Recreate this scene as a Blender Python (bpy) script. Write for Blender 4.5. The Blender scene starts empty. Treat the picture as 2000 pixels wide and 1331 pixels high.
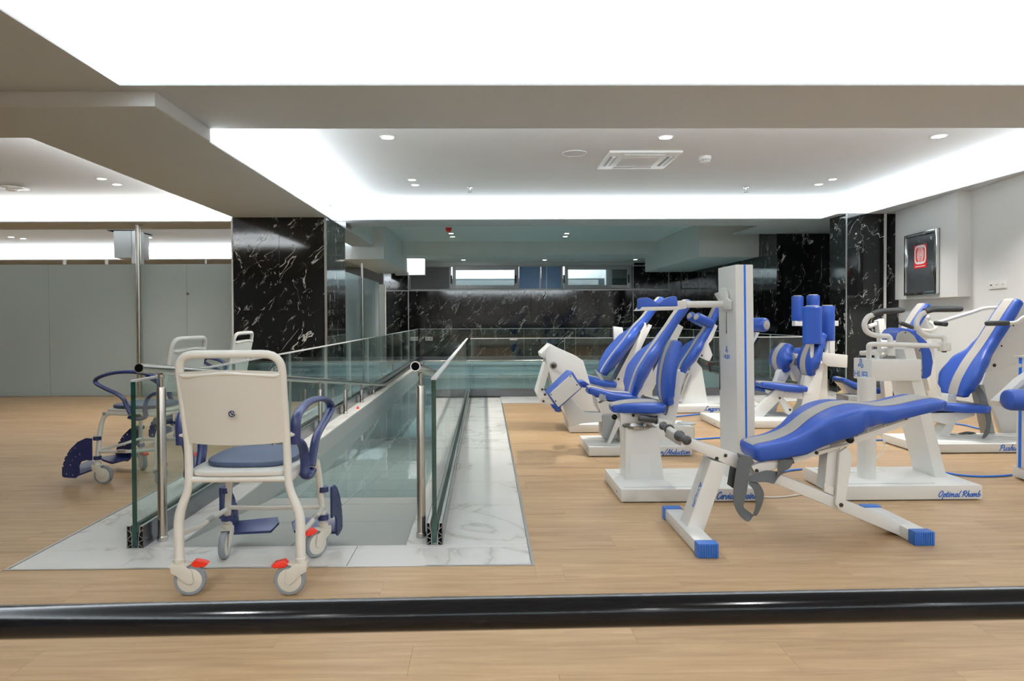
import bpy, bmesh, math, random
from mathutils import Vector, Matrix, geometry

# ------------------------------------------------------------------ camera, world, exposure
SC = bpy.context.scene
COL = SC.collection
RNG = random.Random(7)
W, H = 2000.0, 1331.0
FOC = 1300.0                       # focal length in pixels of the 2000 x 1331 frame
PPX, PPY = 965.0, 639.0            # principal point
CAM_Z = 1.10
yaw, pitch, roll = math.atan(17 / FOC), math.atan(20 / FOC), 0.0047
D = Vector((math.sin(yaw) * math.cos(pitch), math.cos(yaw) * math.cos(pitch), -math.sin(pitch)))
R0 = Vector((math.cos(yaw), -math.sin(yaw), 0))
U0 = R0.cross(D)
RV = R0 * math.cos(roll) - U0 * math.sin(roll)
UV = U0 * math.cos(roll) + R0 * math.sin(roll)
CAMP = Vector((0, 0, CAM_Z))

cam_data = bpy.data.cameras.new('camera')
cam = bpy.data.objects.new('camera', cam_data)
COL.objects.link(cam)
m3 = Matrix((RV, UV, -D)).transposed()
cam.matrix_world = Matrix.Translation(CAMP) @ m3.to_4x4()
cam_data.sensor_width = 36.0
cam_data.lens = 36.0 * FOC / W
cam_data.shift_x = (W / 2 - PPX) / W
cam_data.shift_y = (PPY - H / 2) / W
cam_data.clip_start = 0.05
cam_data.clip_end = 100
cam_data.dof.use_dof = True
cam_data.dof.focus_distance = 4.6
cam_data.dof.aperture_fstop = 7.0
SC.camera = cam

world = bpy.data.worlds.new('world')
SC.world = world
world.use_nodes = True
world.node_tree.nodes['Background'].inputs[0].default_value = (0.8, 0.87, 1, 1)
world.node_tree.nodes['Background'].inputs[1].default_value = 0.05
SC.view_settings.view_transform = 'Standard'
SC.view_settings.look = 'None'
SC.view_settings.exposure = 0.18
SC.view_settings.gamma = 1.0
SC.view_settings.use_curve_mapping = False
SC.cycles.use_denoising = True
SC.cycles.max_bounces = 10
SC.cycles.diffuse_bounces = 5
SC.cycles.glossy_bounces = 5
SC.cycles.transmission_bounces = 6
SC.cycles.transparent_max_bounces = 24
SC.cycles.sample_clamp_indirect = 4.0
SC.cycles.blur_glossy = 0.5
SC.cycles.caustics_reflective = False
SC.cycles.caustics_refractive = False


def ray(px, py):
    return RV * ((px - PPX) / FOC) - UV * ((py - PPY) / FOC) + D


def at(px, py, Y):
    """world point that stands at depth Y on the sight line of a measured photo point"""
    r = ray(px, py)
    return CAMP + r * (Y / r.y)


def fl(px, py, z=0.0):
    """world point on the level z"""
    r = ray(px, py)
    return CAMP + r * ((z - CAM_Z) / r.z)


# ------------------------------------------------------------------ lamps
LED = 2.05


def area(name, loc, sx, sy, power, direction, color=(1, 1, 1), spread=math.pi):
    l = bpy.data.lights.new(name, 'AREA')
    l.shape = 'RECTANGLE'
    l.size, l.size_y = sx, sy
    l.energy = power
    l.color = color
    l.spread = spread
    o = bpy.data.objects.new(name, l)
    COL.objects.link(o)
    o.location = loc
    o.rotation_euler = Vector(direction).to_track_quat('-Z', 'Y').to_euler()
    return o


def cove_led(x0, x1, y0, y1, zs, per_m, sides='lrfb', zl=None, color=(0.86, 0.94, 1.0)):
    """LED strips lying on the ledge of a ceiling cove, shining up into the recess"""
    o = 0.12
    z = zs + 0.03
    if 'f' in sides:
        area('cove_led', ((x0 + x1) / 2, y0 - o, z), x1 - x0, 0.05, per_m * (x1 - x0), (0, 0.05, 1), color)
    if 'b' in sides:
        area('cove_led', ((x0 + x1) / 2, y1 + o, z), x1 - x0, 0.05, per_m * (x1 - x0), (0, -0.05, 1), color)
    if 'l' in sides:
        a = area('cove_led', (x0 - o, (y0 + y1) / 2, z if zl is None else zl + 0.03), 0.05, y1 - y0, per_m * (y1 - y0), (0, 0, 1), color)
        a.rotation_euler = (math.pi, 0.05, 0)
    if 'r' in sides:
        a = area('cove_led', (x1 + o, (y0 + y1) / 2, z), 0.05, y1 - y0, per_m * (y1 - y0), (0, 0, 1), color)
        a.rotation_euler = (math.pi, -0.05, 0)


ZS = 2.50            # soffit
ZB = 2.408           # dropped beam and the left soffit
COVE1 = (-2.19, 4.60, -5.6, 4.05)
COVE2 = (-2.05, 5.28, 4.97, 9.63)
COVE3 = (-14.2, -3.28, 4.87, 9.10)
COVE4 = (-14.2, -2.45, 9.86, 14.9)
cove_led(*COVE1, ZS, 32 * LED)
cove_led(*COVE2, ZS, 11.5 * LED, zl=ZB)
cove_led(*COVE3, ZB, 17 * LED, color=(0.97, 0.97, 0.97))
cove_led(*COVE4, ZB, 34 * LED)
area('pool_box_led', (-1.86, 16.0, 2.5), 0.7, 0.05, 14, (0, 0.6, -0.35))
area('pool_box_led', (4.62, 16.0, 2.5), 0.6, 0.05, 12, (0, 0.6, -0.35))
area('window_light', (-0.25, 17.8, 2.75), 6.5, 0.2, 110, (0, 1, -0.5), (0.86, 0.93, 1))

# ------------------------------------------------------------------ materials
MATS = {}


def nmat(name):
    m = bpy.data.materials.new(name)
    m.use_nodes = True
    MATS[name] = m
    nt = m.node_tree
    return m, nt, nt.nodes['Principled BSDF'], nt.nodes['Material Output']


def mat(name, col, rough=0.5, metal=0.0, spec=0.5, bump=0.0, bscale=200, emit=0, coat=0.0, vary=0.0):
    m, nt, p, out = nmat(name)
    p.inputs['Base Color'].default_value = (*col, 1)
    p.inputs['Roughness'].default_value = rough
    p.inputs['Metallic'].default_value = metal
    p.inputs['Specular IOR Level'].default_value = spec
    p.inputs['Coat Weight'].default_value = coat
    if emit:
        p.inputs['Emission Color'].default_value = (*col, 1)
        p.inputs['Emission Strength'].default_value = emit
    N, L = nt.nodes, nt.links
    tc = N.new('ShaderNodeTexCoord')
    nz = N.new('ShaderNodeTexNoise')
    nz.inputs['Scale'].default_value = bscale
    nz.inputs['Detail'].default_value = 3
    L.new(tc.outputs['Object'], nz.inputs['Vector'])
    if bump:
        b = N.new('ShaderNodeBump')
        b.inputs['Strength'].default_value = bump
        b.inputs['Distance'].default_value = 0.002
        L.new(nz.outputs['Fac'], b.inputs['Height'])
        L.new(b.outputs['Normal'], p.inputs['Normal'])
    # slight unevenness of the gloss
    mr = N.new('ShaderNodeMapRange')
    mr.inputs['To Min'].default_value = max(0.0, rough - 0.04)
    mr.inputs['To Max'].default_value = min(1.0, rough + 0.04)
    L.new(nz.outputs['Fac'], mr.inputs['Value'])
    L.new(mr.outputs['Result'], p.inputs['Roughness'])
    return m


def ramp(nt, stops):
    r = nt.nodes.new('ShaderNodeValToRGB')
    els = r.color_ramp.elements
    while len(els) < len(stops):
        els.new(0.5)
    for e, (pos, c) in zip(els, stops):
        e.position = pos
        e.color = (*c, 1)
    return r


def math_node(nt, op, a, b=None):
    n = nt.nodes.new('ShaderNodeMath')
    n.operation = op
    for i, v in enumerate((a, b)):
        if v is None:
            continue
        if isinstance(v, (int, float)):
            n.inputs[i].default_value = v
        else:
            nt.links.new(v, n.inputs[i])
    return n.outputs[0]


def wood_floor():
    m, nt, p, out = nmat('oak_vinyl')
    N, L = nt.nodes, nt.links
    geo = N.new('ShaderNodeNewGeometry')
    sep = N.new('ShaderNodeSeparateXYZ')
    L.new(geo.outputs['Position'], sep.inputs[0])
    row = math_node(nt, 'FLOOR', math_node(nt, 'DIVIDE', sep.outputs['Y'], PLANK_W))
    wn = N.new('ShaderNodeTexWhiteNoise')
    wn.noise_dimensions = '1D'
    L.new(row, wn.inputs['W'])
    colu = math_node(nt, 'FLOOR', math_node(nt, 'DIVIDE', math_node(nt, 'ADD', sep.outputs['X'], math_node(nt, 'MULTIPLY', math_node(nt, 'FRACT', math_node(nt, 'MULTIPLY', row, 0.381966)), PLANK_L)), PLANK_L))
    cmb = N.new('ShaderNodeCombineXYZ')
    L.new(row, cmb.inputs[0])
    L.new(colu, cmb.inputs[1])
    wn2 = N.new('ShaderNodeTexWhiteNoise')
    wn2.noise_dimensions = '2D'
    L.new(cmb.outputs[0], wn2.inputs['Vector'])
    mp = N.new('ShaderNodeMapping')
    mp.inputs['Scale'].default_value = (1.2, 16, 1)
    add = N.new('ShaderNodeVectorMath')
    add.operation = 'MULTIPLY_ADD'
    add.inputs[1].default_value = (7, 13, 0)
    L.new(wn2.outputs['Color'], add.inputs[0])
    L.new(geo.outputs['Position'], add.inputs[2])
    L.new(add.outputs[0], mp.inputs[0])
    nz = N.new('ShaderNodeTexNoise')
    nz.inputs['Scale'].default_value = 1.6
    nz.inputs['Detail'].default_value = 7
    nz.inputs['Roughness'].default_value = 0.62
    nz.inputs['Distortion'].default_value = 0.8
    L.new(mp.outputs[0], nz.inputs['Vector'])
    cr = ramp(nt, [(0.25, (0.215, 0.132, 0.068)), (0.42, (0.33, 0.213, 0.113)), (0.6, (0.405, 0.27, 0.148)), (0.8, (0.48, 0.335, 0.195))])
    mixv = math_node(nt, 'ADD', math_node(nt, 'MULTIPLY', nz.outputs['Fac'], 0.92), math_node(nt, 'MULTIPLY', wn2.outputs['Value'], 0.14))
    L.new(mixv, cr.inputs[0])
    L.new(cr.outputs[0], p.inputs['Base Color'])
    p.inputs['Roughness'].default_value = 0.42
    p.inputs['Specular IOR Level'].default_value = 0.35
    b = N.new('ShaderNodeBump')
    b.inputs['Strength'].default_value = 0.08
    b.inputs['Distance'].default_value = 0.002
    L.new(nz.outputs['Fac'], b.inputs['Height'])
    L.new(b.outputs[0], p.inputs['Normal'])
    return m


def black_marble():
    m, nt, p, out = nmat('black_marble')
    N, L = nt.nodes, nt.links
    tc = N.new('ShaderNodeTexCoord')
    oi = N.new('ShaderNodeObjectInfo')
    off = N.new('ShaderNodeVectorMath')
    off.operation = 'MULTIPLY_ADD'
    L.new(oi.outputs['Random'], off.inputs[0])
    off.inputs[1].default_value = (9, 5, 13)
    L.new(tc.outputs['Object'], off.inputs[2])
    mp = N.new('ShaderNodeMapping')
    mp.inputs['Rotation'].default_value = (0.2, 0.75, 0.2)
    mp.inputs['Scale'].default_value = (1.0, 1.0, 0.42)
    L.new(off.outputs[0], mp.inputs[0])
    def veins(scale, rot, sc, distort, level, width, mask_scale, mask_from, strength, detail=4):
        mpv = N.new('ShaderNodeMapping')
        mpv.vector_type = 'TEXTURE'
        mpv.inputs['Rotation'].default_value = rot
        mpv.inputs['Scale'].default_value = sc
        L.new(off.outputs[0], mpv.inputs[0])
        nv = N.new('ShaderNodeTexNoise')
        nv.inputs['Scale'].default_value = scale
        nv.inputs['Detail'].default_value = detail
        nv.inputs['Roughness'].default_value = 0.6
        nv.inputs['Distortion'].default_value = distort
        L.new(mpv.outputs[0], nv.inputs['Vector'])
        dv = math_node(nt, 'ABSOLUTE', math_node(nt, 'SUBTRACT', nv.outputs['Fac'], level))
        nm = N.new('ShaderNodeTexNoise')
        nm.inputs['Scale'].default_value = mask_scale
        nm.inputs['Detail'].default_value = 2
        nm.inputs['Distortion'].default_value = 1.0
        L.new(mpv.outputs[0], nm.inputs['Vector'])
        wv_ = math_node(nt, 'MULTIPLY', math_node(nt, 'MAXIMUM', math_node(nt, 'SUBTRACT', nm.outputs['Fac'], mask_from), 0.0), width)
        return math_node(nt, 'MULTIPLY', math_node(nt, 'LESS_THAN', dv, wv_), strength)
    va = veins(2.9, (0.3, 0.75, 0.2), (1, 1, 3.6), 0.25, 0.55, 0.06, 4.5, 0.50, 0.85)
    vb = veins(3.2, (0.2, -0.35, 0.4), (1, 1, 3.2), 0.3, 0.56, 0.05, 5.0, 0.52, 0.65)
    vc = veins(11.0, (0.1, 0.8, 0.5), (1, 1, 3.6), 0.6, 0.60, 0.15, 6.0, 0.54, 0.5)
    vd = veins(14.0, (0.4, 0.2, 0.1), (1, 1, 2.6), 0.8, 0.62, 0.18, 7.0, 0.56, 0.35)
    v = math_node(nt, 'MAXIMUM', math_node(nt, 'MAXIMUM', va, vb), math_node(nt, 'MAXIMUM', vc, vd))
    cr = ramp(nt, [(0.0, (0.0055, 0.0058, 0.006)), (1.0, (0.62, 0.62, 0.6))])
    L.new(v, cr.inputs[0])
    L.new(cr.outputs[0], p.inputs['Base Color'])
    p.inputs['Roughness'].default_value = 0.07
    p.inputs['Specular IOR Level'].default_value = 0.5
    b = N.new('ShaderNodeBump')
    b.inputs['Strength'].default_value = 0.015
    n5 = N.new('ShaderNodeTexNoise')
    n5.inputs['Scale'].default_value = 2.5
    L.new(tc.outputs['Object'], n5.inputs['Vector'])
    L.new(n5.outputs['Fac'], b.inputs['Height'])
    L.new(b.outputs[0], p.inputs['Normal'])
    return m


def white_marble():
    m, nt, p, out = nmat('white_marble')
    N, L = nt.nodes, nt.links
    tc = N.new('ShaderNodeTexCoord')
    oi = N.new('ShaderNodeObjectInfo')
    off = N.new('ShaderNodeVectorMath')
    off.operation = 'MULTIPLY_ADD'
    L.new(oi.outputs['Random'], off.inputs[0])
    off.inputs[1].default_value = (9, 5, 3)
    L.new(tc.outputs['Object'], off.inputs[2])
    n1 = N.new('ShaderNodeTexNoise')
    n1.inputs['Scale'].default_value = 1.7
    n1.inputs['Detail'].default_value = 5
    n1.inputs['Distortion'].default_value = 1.0
    L.new(off.outputs[0], n1.inputs['Vector'])
    d1 = math_node(nt, 'ABSOLUTE', math_node(nt, 'SUBTRACT', n1.outputs['Fac'], 0.55))
    cr = ramp(nt, [(0.0, (0.47, 0.45, 0.41)), (0.008, (0.62, 0.61, 0.59)), (0.035, (0.69, 0.69, 0.675)), (0.2, (0.72, 0.72, 0.705))])
    L.new(d1, cr.inputs[0])
    L.new(cr.outputs[0], p.inputs['Base Color'])
    p.inputs['Roughness'].default_value = 0.22
    p.inputs['Specular IOR Level'].default_value = 0.4
    return m


def thin_glass(name, tint, ior=1.5, rough=0.0, bump=0.0):
    m, nt, p, out = nmat(name)
    N, L = nt.nodes, nt.links
    N.remove(p)
    tr = N.new('ShaderNodeBsdfTransparent')
    tr.inputs[0].default_value = (*tint, 1)
    gl = N.new('ShaderNodeBsdfGlossy')
    gl.inputs['Roughness'].default_value = rough
    gl.inputs['Color'].default_value = (1, 1, 1, 1)
    fr = N.new('ShaderNodeFresnel')
    fr.inputs['IOR'].default_value = ior
    mx = N.new('ShaderNodeMixShader')
    # the same reflectance from both sides of the sheet
    geo = N.new('ShaderNodeNewGeometry')
    bf = geo.outputs['Backfacing']
    L.new(math_node(nt, 'ADD', math_node(nt, 'MULTIPLY', bf, 1.0 / ior - ior), ior), fr.inputs['IOR'])
    tc = N.new('ShaderNodeTexCoord')
    nz = N.new('ShaderNodeTexNoise')
    nz.inputs['Scale'].default_value = 4 if bump else 1
    L.new(tc.outputs['Object'], nz.inputs['Vector'])
    if bump:
        b = N.new('ShaderNodeBump')
        b.inputs['Strength'].default_value = bump
        b.inputs['Distance'].default_value = 0.02
        L.new(nz.outputs['Fac'], b.inputs['Height'])
        L.new(b.outputs[0], gl.inputs['Normal'])
    L.new(fr.outputs[0], mx.inputs[0])
    L.new(tr.outputs[0], mx.inputs[1])
    L.new(gl.outputs[0], mx.inputs[2])
    L.new(mx.outputs[0], out.inputs['Surface'])
    return m


def frosted_glass():
    m, nt, p, out = nmat('frosted_glass')
    N, L = nt.nodes, nt.links
    N.remove(p)
    df = N.new('ShaderNodeBsdfDiffuse')
    df.inputs[0].default_value = (0.80, 0.91, 0.92, 1)
    tl = N.new('ShaderNodeBsdfTranslucent')
    tl.inputs[0].default_value = (0.80, 0.91, 0.92, 1)
    mx = N.new('ShaderNodeMixShader')
    mx.inputs[0].default_value = 0.5
    L.new(df.outputs[0], mx.inputs[1])
    L.new(tl.outputs[0], mx.inputs[2])
    gl = N.new('ShaderNodeBsdfGlossy')
    gl.inputs['Roughness'].default_value = 0.12
    fr = N.new('ShaderNodeFresnel')
    tc = N.new('ShaderNodeTexCoord')
    nz = N.new('ShaderNodeTexNoise')
    nz.inputs['Scale'].default_value = 3
    L.new(tc.outputs['Object'], nz.inputs['Vector'])
    mr = N.new('ShaderNodeMapRange')
    mr.inputs['To Min'].default_value = 0.08
    mr.inputs['To Max'].default_value = 0.16
    L.new(nz.outputs['Fac'], mr.inputs['Value'])
    L.new(mr.outputs[0], gl.inputs['Roughness'])
    fr.inputs['IOR'].default_value = 1.4
    m2 = N.new('ShaderNodeMixShader')
    L.new(fr.outputs[0], m2.inputs[0])
    L.new(mx.outputs[0], m2.inputs[1])
    L.new(gl.outputs[0], m2.inputs[2])
    L.new(m2.outputs[0], out.inputs['Surface'])
    return m


PLANK_W, PLANK_L = 0.184, 1.22
oak = wood_floor()
bmarble = black_marble()
wmarble = white_marble()
glass = thin_glass('clear_glass', (0.90, 0.955, 0.945))
water_m = thin_glass('pool_water', (0.79, 0.885, 0.90), 1.33, 0.0, 0.06)
frost = frosted_glass()
paint = mat('white_paint', (0.62, 0.63, 0.63), 0.75, bump=0.05, bscale=60)
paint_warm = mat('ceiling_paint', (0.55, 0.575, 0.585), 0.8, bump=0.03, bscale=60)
paint_pool = mat('pool_ceiling_paint', (0.68, 0.70, 0.685), 0.7, bump=0.03, bscale=60)
wallw = mat('wall_paint', (0.71, 0.72, 0.715), 0.7, bump=0.05, bscale=80)
dark = mat('dark_screed', (0.05, 0.045, 0.04), 0.9)
steel = mat('brushed_steel', (0.58, 0.55, 0.50), 0.25, 1.0, bscale=2)
chrome = mat('chrome', (0.72, 0.72, 0.72), 0.1, 1.0, bscale=2)
alu = mat('aluminium', (0.62, 0.62, 0.62), 0.35, 1.0, bscale=2)
alu_dark = mat('grey_anodised', (0.16, 0.17, 0.19), 0.2, 0.85, bscale=2)
alu_win = mat('window_aluminium', (0.42, 0.42, 0.43), 0.45, 0.3)
capm = mat('rail_cap', (0.74, 0.75, 0.76), 0.35, 0.1)
glass_edge = mat('glass_edge_green', (0.004, 0.035, 0.03), 0.12, 0, 0.6)
hole = mat('pipe_hollow_black', (0.003, 0.003, 0.003), 0.9, spec=0.0)
mwhite = mat('machine_white', (0.80, 0.82, 0.81), 0.32, bump=0.04, bscale=500)
mcream = mat('cream_upholstery', (0.36, 0.345, 0.32), 0.55, bump=0.2, bscale=700)
blue = mat('blue_upholstery', (0.007, 0.054, 0.32), 0.42, bump=0.2, bscale=700)
bluecap = mat('blue_plastic', (0.03, 0.13, 0.45), 0.45)
bluestripe = mat('blue_stripe', (0.0, 0.14, 0.75), 0.4)
bluetext = mat('blue_lettering', (0.02, 0.12, 0.50), 0.5)
bluehose = mat('blue_hose', (0.02, 0.16, 0.66), 0.35)
black = mat('black_rubber', (0.018, 0.018, 0.018), 0.55, bump=0.2, bscale=500)
blackgloss = mat('black_lacquer', (0.004, 0.004, 0.0045), 0.12, 0, 0.14)
bolt_m = mat('dark_bolt', (0.04, 0.038, 0.036), 0.4, 0.6)
strap_m = mat('grey_webbing', (0.085, 0.092, 0.098), 0.75, bump=0.3, bscale=900)
chairw = mat('chair_white', (0.79, 0.81, 0.78), 0.35)
seatw = mat('seat_white_plastic', (0.70, 0.71, 0.68), 0.4)
navy = mat('navy_plastic', (0.008, 0.016, 0.078), 0.42)
navypad = mat('navy_seat_pad', (0.036, 0.052, 0.10), 0.6, bump=0.1, bscale=400)
tyre = mat('grey_tyre', (0.24, 0.27, 0.30), 0.5)
hubm = mat('caster_cream', (0.70, 0.69, 0.62), 0.45)
red = mat('red_plastic', (0.75, 0.03, 0.012), 0.4)
poolt = mat('pool_tile', (0.40, 0.53, 0.565), 0.3)
kerbm = mat('grey_kerb_stone', (0.36, 0.37, 0.365), 0.4, bump=0.1, bscale=60)
ductm = mat('duct_grey', (0.42, 0.43, 0.43), 0.5)
rampt = mat('grey_ramp_tile', (0.34, 0.35, 0.335), 0.35, bump=0.1, bscale=40)
greyp = mat('grey_window_panel', (0.115, 0.115, 0.125), 0.55)
bluep = mat('blue_window_film', (0.12, 0.22, 0.42), 0.35)
lamp = mat('lamp_glow', (1.0, 0.97, 0.9), 0.5, emit=9)
sock = mat('socket_white', (0.78, 0.78, 0.76), 0.4)
stickr = mat('sticker_red', (0.62, 0.015, 0.02), 0.4)
stickw = mat('sticker_white', (0.85, 0.85, 0.85), 0.5)
greypl = mat('grey_plastic', (0.33, 0.35, 0.36), 0.35)
woodm = mat('pale_wood', (0.52, 0.38, 0.22), 0.6)

# ------------------------------------------------------------------ objects
ORG = {}


def _setp(o, label=None, cat=None, group=None, kind=None):
    if label: o['label'] = label
    if cat: o['category'] = cat
    if group: o['group'] = group
    if kind: o['kind'] = kind
    return o


def thing(name, label, cat, org=(0, 0, 0), group=None, kind=None):
    o = bpy.data.objects.new(name, None)
    COL.objects.link(o)
    o.empty_display_size = 0.1
    o.location = org
    ORG[o.name] = Vector(org)
    return _setp(o, label, cat, group, kind)


def mesh(name, verts, faces, m, parent=None, smooth=35, bevel=0.0, bseg=2, label=None, cat=None, group=None, kind=None, org=None):
    """one mesh object; verts are world coordinates, stored relative to the thing's base"""
    if parent is not None:
        o0 = ORG[parent.name]
    else:
        o0 = Vector(org) if org is not None else Vector((0, 0, 0))
    me = bpy.data.meshes.new(name)
    bm = bmesh.new()
    vs = [bm.verts.new(Vector(v) - o0) for v in verts]
    for f in faces:
        try:
            bm.faces.new([vs[i] for i in f])
        except ValueError:
            pass
    bmesh.ops.recalc_face_normals(bm, faces=bm.faces)
    if bevel:
        ed = [e for e in bm.edges if len(e.link_faces) == 2 and e.calc_face_angle(0) > math.radians(38)]
        bmesh.ops.bevel(bm, geom=ed, offset=bevel, segments=bseg, profile=0.6, affect='EDGES', clamp_overlap=True)
    bm.to_mesh(me)
    bm.free()
    if smooth:
        me.polygons.foreach_set('use_smooth', [True] * len(me.polygons))
        me.set_sharp_from_angle(angle=math.radians(smooth))
    me.materials.append(m)
    o = bpy.data.objects.new(name, me)
    COL.objects.link(o)
    if parent is not None:
        o.parent = parent
    else:
        o.location = o0
    ORG[o.name] = o0
    return _setp(o, label, cat, group, kind)


BOXF = [(0, 1, 3, 2), (4, 6, 7, 5), (0, 4, 5, 1), (2, 3, 7, 6), (0, 2, 6, 4), (1, 5, 7, 3)]


class G:
    """collects simple solids"""

    def __init__(s):
        s.v, s.f = [], []

    def add(s, v, f):
        n = len(s.v)
        s.v += [Vector(a) for a in v]
        s.f += [tuple(i + n for i in q) for q in f]
        return s

    def box(s, a, b):
        v = [(x, y, z) for x in (a[0], b[0]) for y in (a[1], b[1]) for z in (a[2], b[2])]
        return s.add(v, BOXF)

    def obox(s, c, ax, ay, az):
        """oriented box: centre and three half-axis vectors"""
        c, ax, ay, az = map(Vector, (c, ax, ay, az))
        v = [c + ax * i + ay * j + az * k for i in (-1, 1) for j in (-1, 1) for k in (-1, 1)]
        return s.add(v, BOXF)

    def bar(s, p, q, w, t, side=(0, 1, 0)):
        """rectangular bar from p to q; w across side, t the other way"""
        p, q, side = Vector(p), Vector(q), Vector(side).normalized()
        d = (q - p)
        n = d.cross(side).normalized()
        sd = n.cross(d).normalized()
        return s.obox((p + q) / 2, d / 2, sd * (w / 2), n * (t / 2))

    def prism(s, poly, vec):
        """polygon (3D points) extruded along vec"""
        vec = Vector(vec)
        n = len(poly)
        v = [Vector(p) for p in poly] + [Vector(p) + vec for p in poly]
        f = [tuple(range(n))[::-1], tuple(range(n, 2 * n))]
        f += [(i, (i + 1) % n, n + (i + 1) % n, n + i) for i in range(n)]
        return s.add(v, f)

    def tube(s, pts, r, seg=12, closed=False, flat=None):
        """round tube through pts; flat=(a,b) makes an oval or strap section"""
        pts = [Vector(p) for p in pts]
        n = len(pts)
        base = len(s.v)
        up = None
        for i, p in enumerate(pts):
            if closed:
                t = pts[(i + 1) % n] - pts[i - 1]
            else:
                t = pts[min(i + 1, n - 1)] - pts[max(i - 1, 0)]
            if t.length < 1e-9:
                t = Vector((0, 0, 1))
            t.normalize()
            if up is None:
                up = Vector((0, 0, 1)) if abs(t.z) < 0.9 else Vector((0, 1, 0))
            a = t.cross(up)
            if a.length < 1e-6:
                a = t.orthogonal()
            a.normalize()
            b = a.cross(t).normalized()
            up = b
            ri = r[i] if isinstance(r, (list, tuple)) else r
            ra, rb = (ri * flat[0], ri * flat[1]) if flat else (ri, ri)
            for k in range(seg):
                an = 2 * math.pi * k / seg
                s.v.append(p + a * (math.cos(an) * ra) + b * (math.sin(an) * rb))
        m = n if closed else n - 1
        for i in range(m):
            j = (i + 1) % n
            for k in range(seg):
                k2 = (k + 1) % seg
                s.f.append((base + i * seg + k, base + i * seg + k2, base + j * seg + k2, base + j * seg + k))
        if not closed:
            s.f.append(tuple(base + k for k in range(seg))[::-1])
            s.f.append(tuple(base + (n - 1) * seg + k for k in range(seg)))
        return s

    def cyl(s, p, q, r, seg=20, r2=None):
        return s.tube([p, q], [r, r if r2 is None else r2], seg)

    def lathe(s, c, axis, prof, seg=24):
        """prof: (distance along axis, radius) pairs"""
        c, axis = Vector(c), Vector(axis).normalized()
        a = axis.orthogonal().normalized()
        b = axis.cross(a)
        base = len(s.v)
        for h, r in prof:
            for k in range(seg):
                an = 2 * math.pi * k / seg
                s.v.append(c + axis * h + a * (math.cos(an) * r) + b * (math.sin(an) * r))
        for i in range(len(prof) - 1):
            for k in range(seg):
                k2 = (k + 1) % seg
                s.f.append((base + i * seg + k, base + i * seg + k2, base + (i + 1) * seg + k2, base + (i + 1) * seg + k))
        s.f.append(tuple(base + k for k in range(seg))[::-1])
        s.f.append(tuple(base + (len(prof) - 1) * seg + k for k in range(seg)))
        return s

    def ball(s, c, r, seg=14):
        return s.lathe(Vector(c), (0, 0, 1), [(-r * math.cos(math.pi * i / 8), max(1e-4, r * math.sin(math.pi * i / 8))) for i in range(9)], seg)

    def out(s, name, m, parent=None, **k):
        return mesh(name, s.v, s.f, m, parent, **k)


def smooth_path(pts, n=6, closed=False):
    """Catmull-Rom through the points"""
    P = [Vector(p) for p in pts]
    N = len(P)
    out = []
    for i in range(N if closed else N - 1):
        p0 = P[i - 1] if (closed or i > 0) else P[0] * 2 - P[1]
        p1, p2 = P[i], P[(i + 1) % N]
        p3 = P[(i + 2) % N] if (closed or i + 2 < N) else P[-1] * 2 - P[-2]
        for k in range(n):
            t = k / n
            out.append(0.5 * ((2 * p1) + (p2 - p0) * t + (2 * p0 - 5 * p1 + 4 * p2 - p3) * t * t + (3 * p1 - p0 - 3 * p2 + p3) * t ** 3))
    if not closed:
        out.append(P[-1])
    return out


def fillet(pts, r, n=5):
    """polyline with rounded corners"""
    P = [Vector(p) for p in pts]
    out = [P[0]]
    for i in range(1, len(P) - 1):
        a, b, c = P[i - 1], P[i], P[i + 1]
        u, w = (a - b), (c - b)
        rr = min(r, u.length * 0.49, w.length * 0.49)
        p, q = b + u.normalized() * rr, b + w.normalized() * rr
        for k in range(n + 1):
            t = k / n
            out.append(p * (1 - t) ** 2 + b * 2 * t * (1 - t) + q * t * t)
    out.append(P[-1])
    return out


def lerp_list(vals, n_out):
    out = []
    N = len(vals)
    for i in range(n_out):
        t = i / (n_out - 1) * (N - 1)
        k = min(int(t), N - 2)
        f = t - k
        f = f * f * (3 - 2 * f)
        out.append(vals[k] * (1 - f) + vals[k + 1] * f)
    return out


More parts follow.
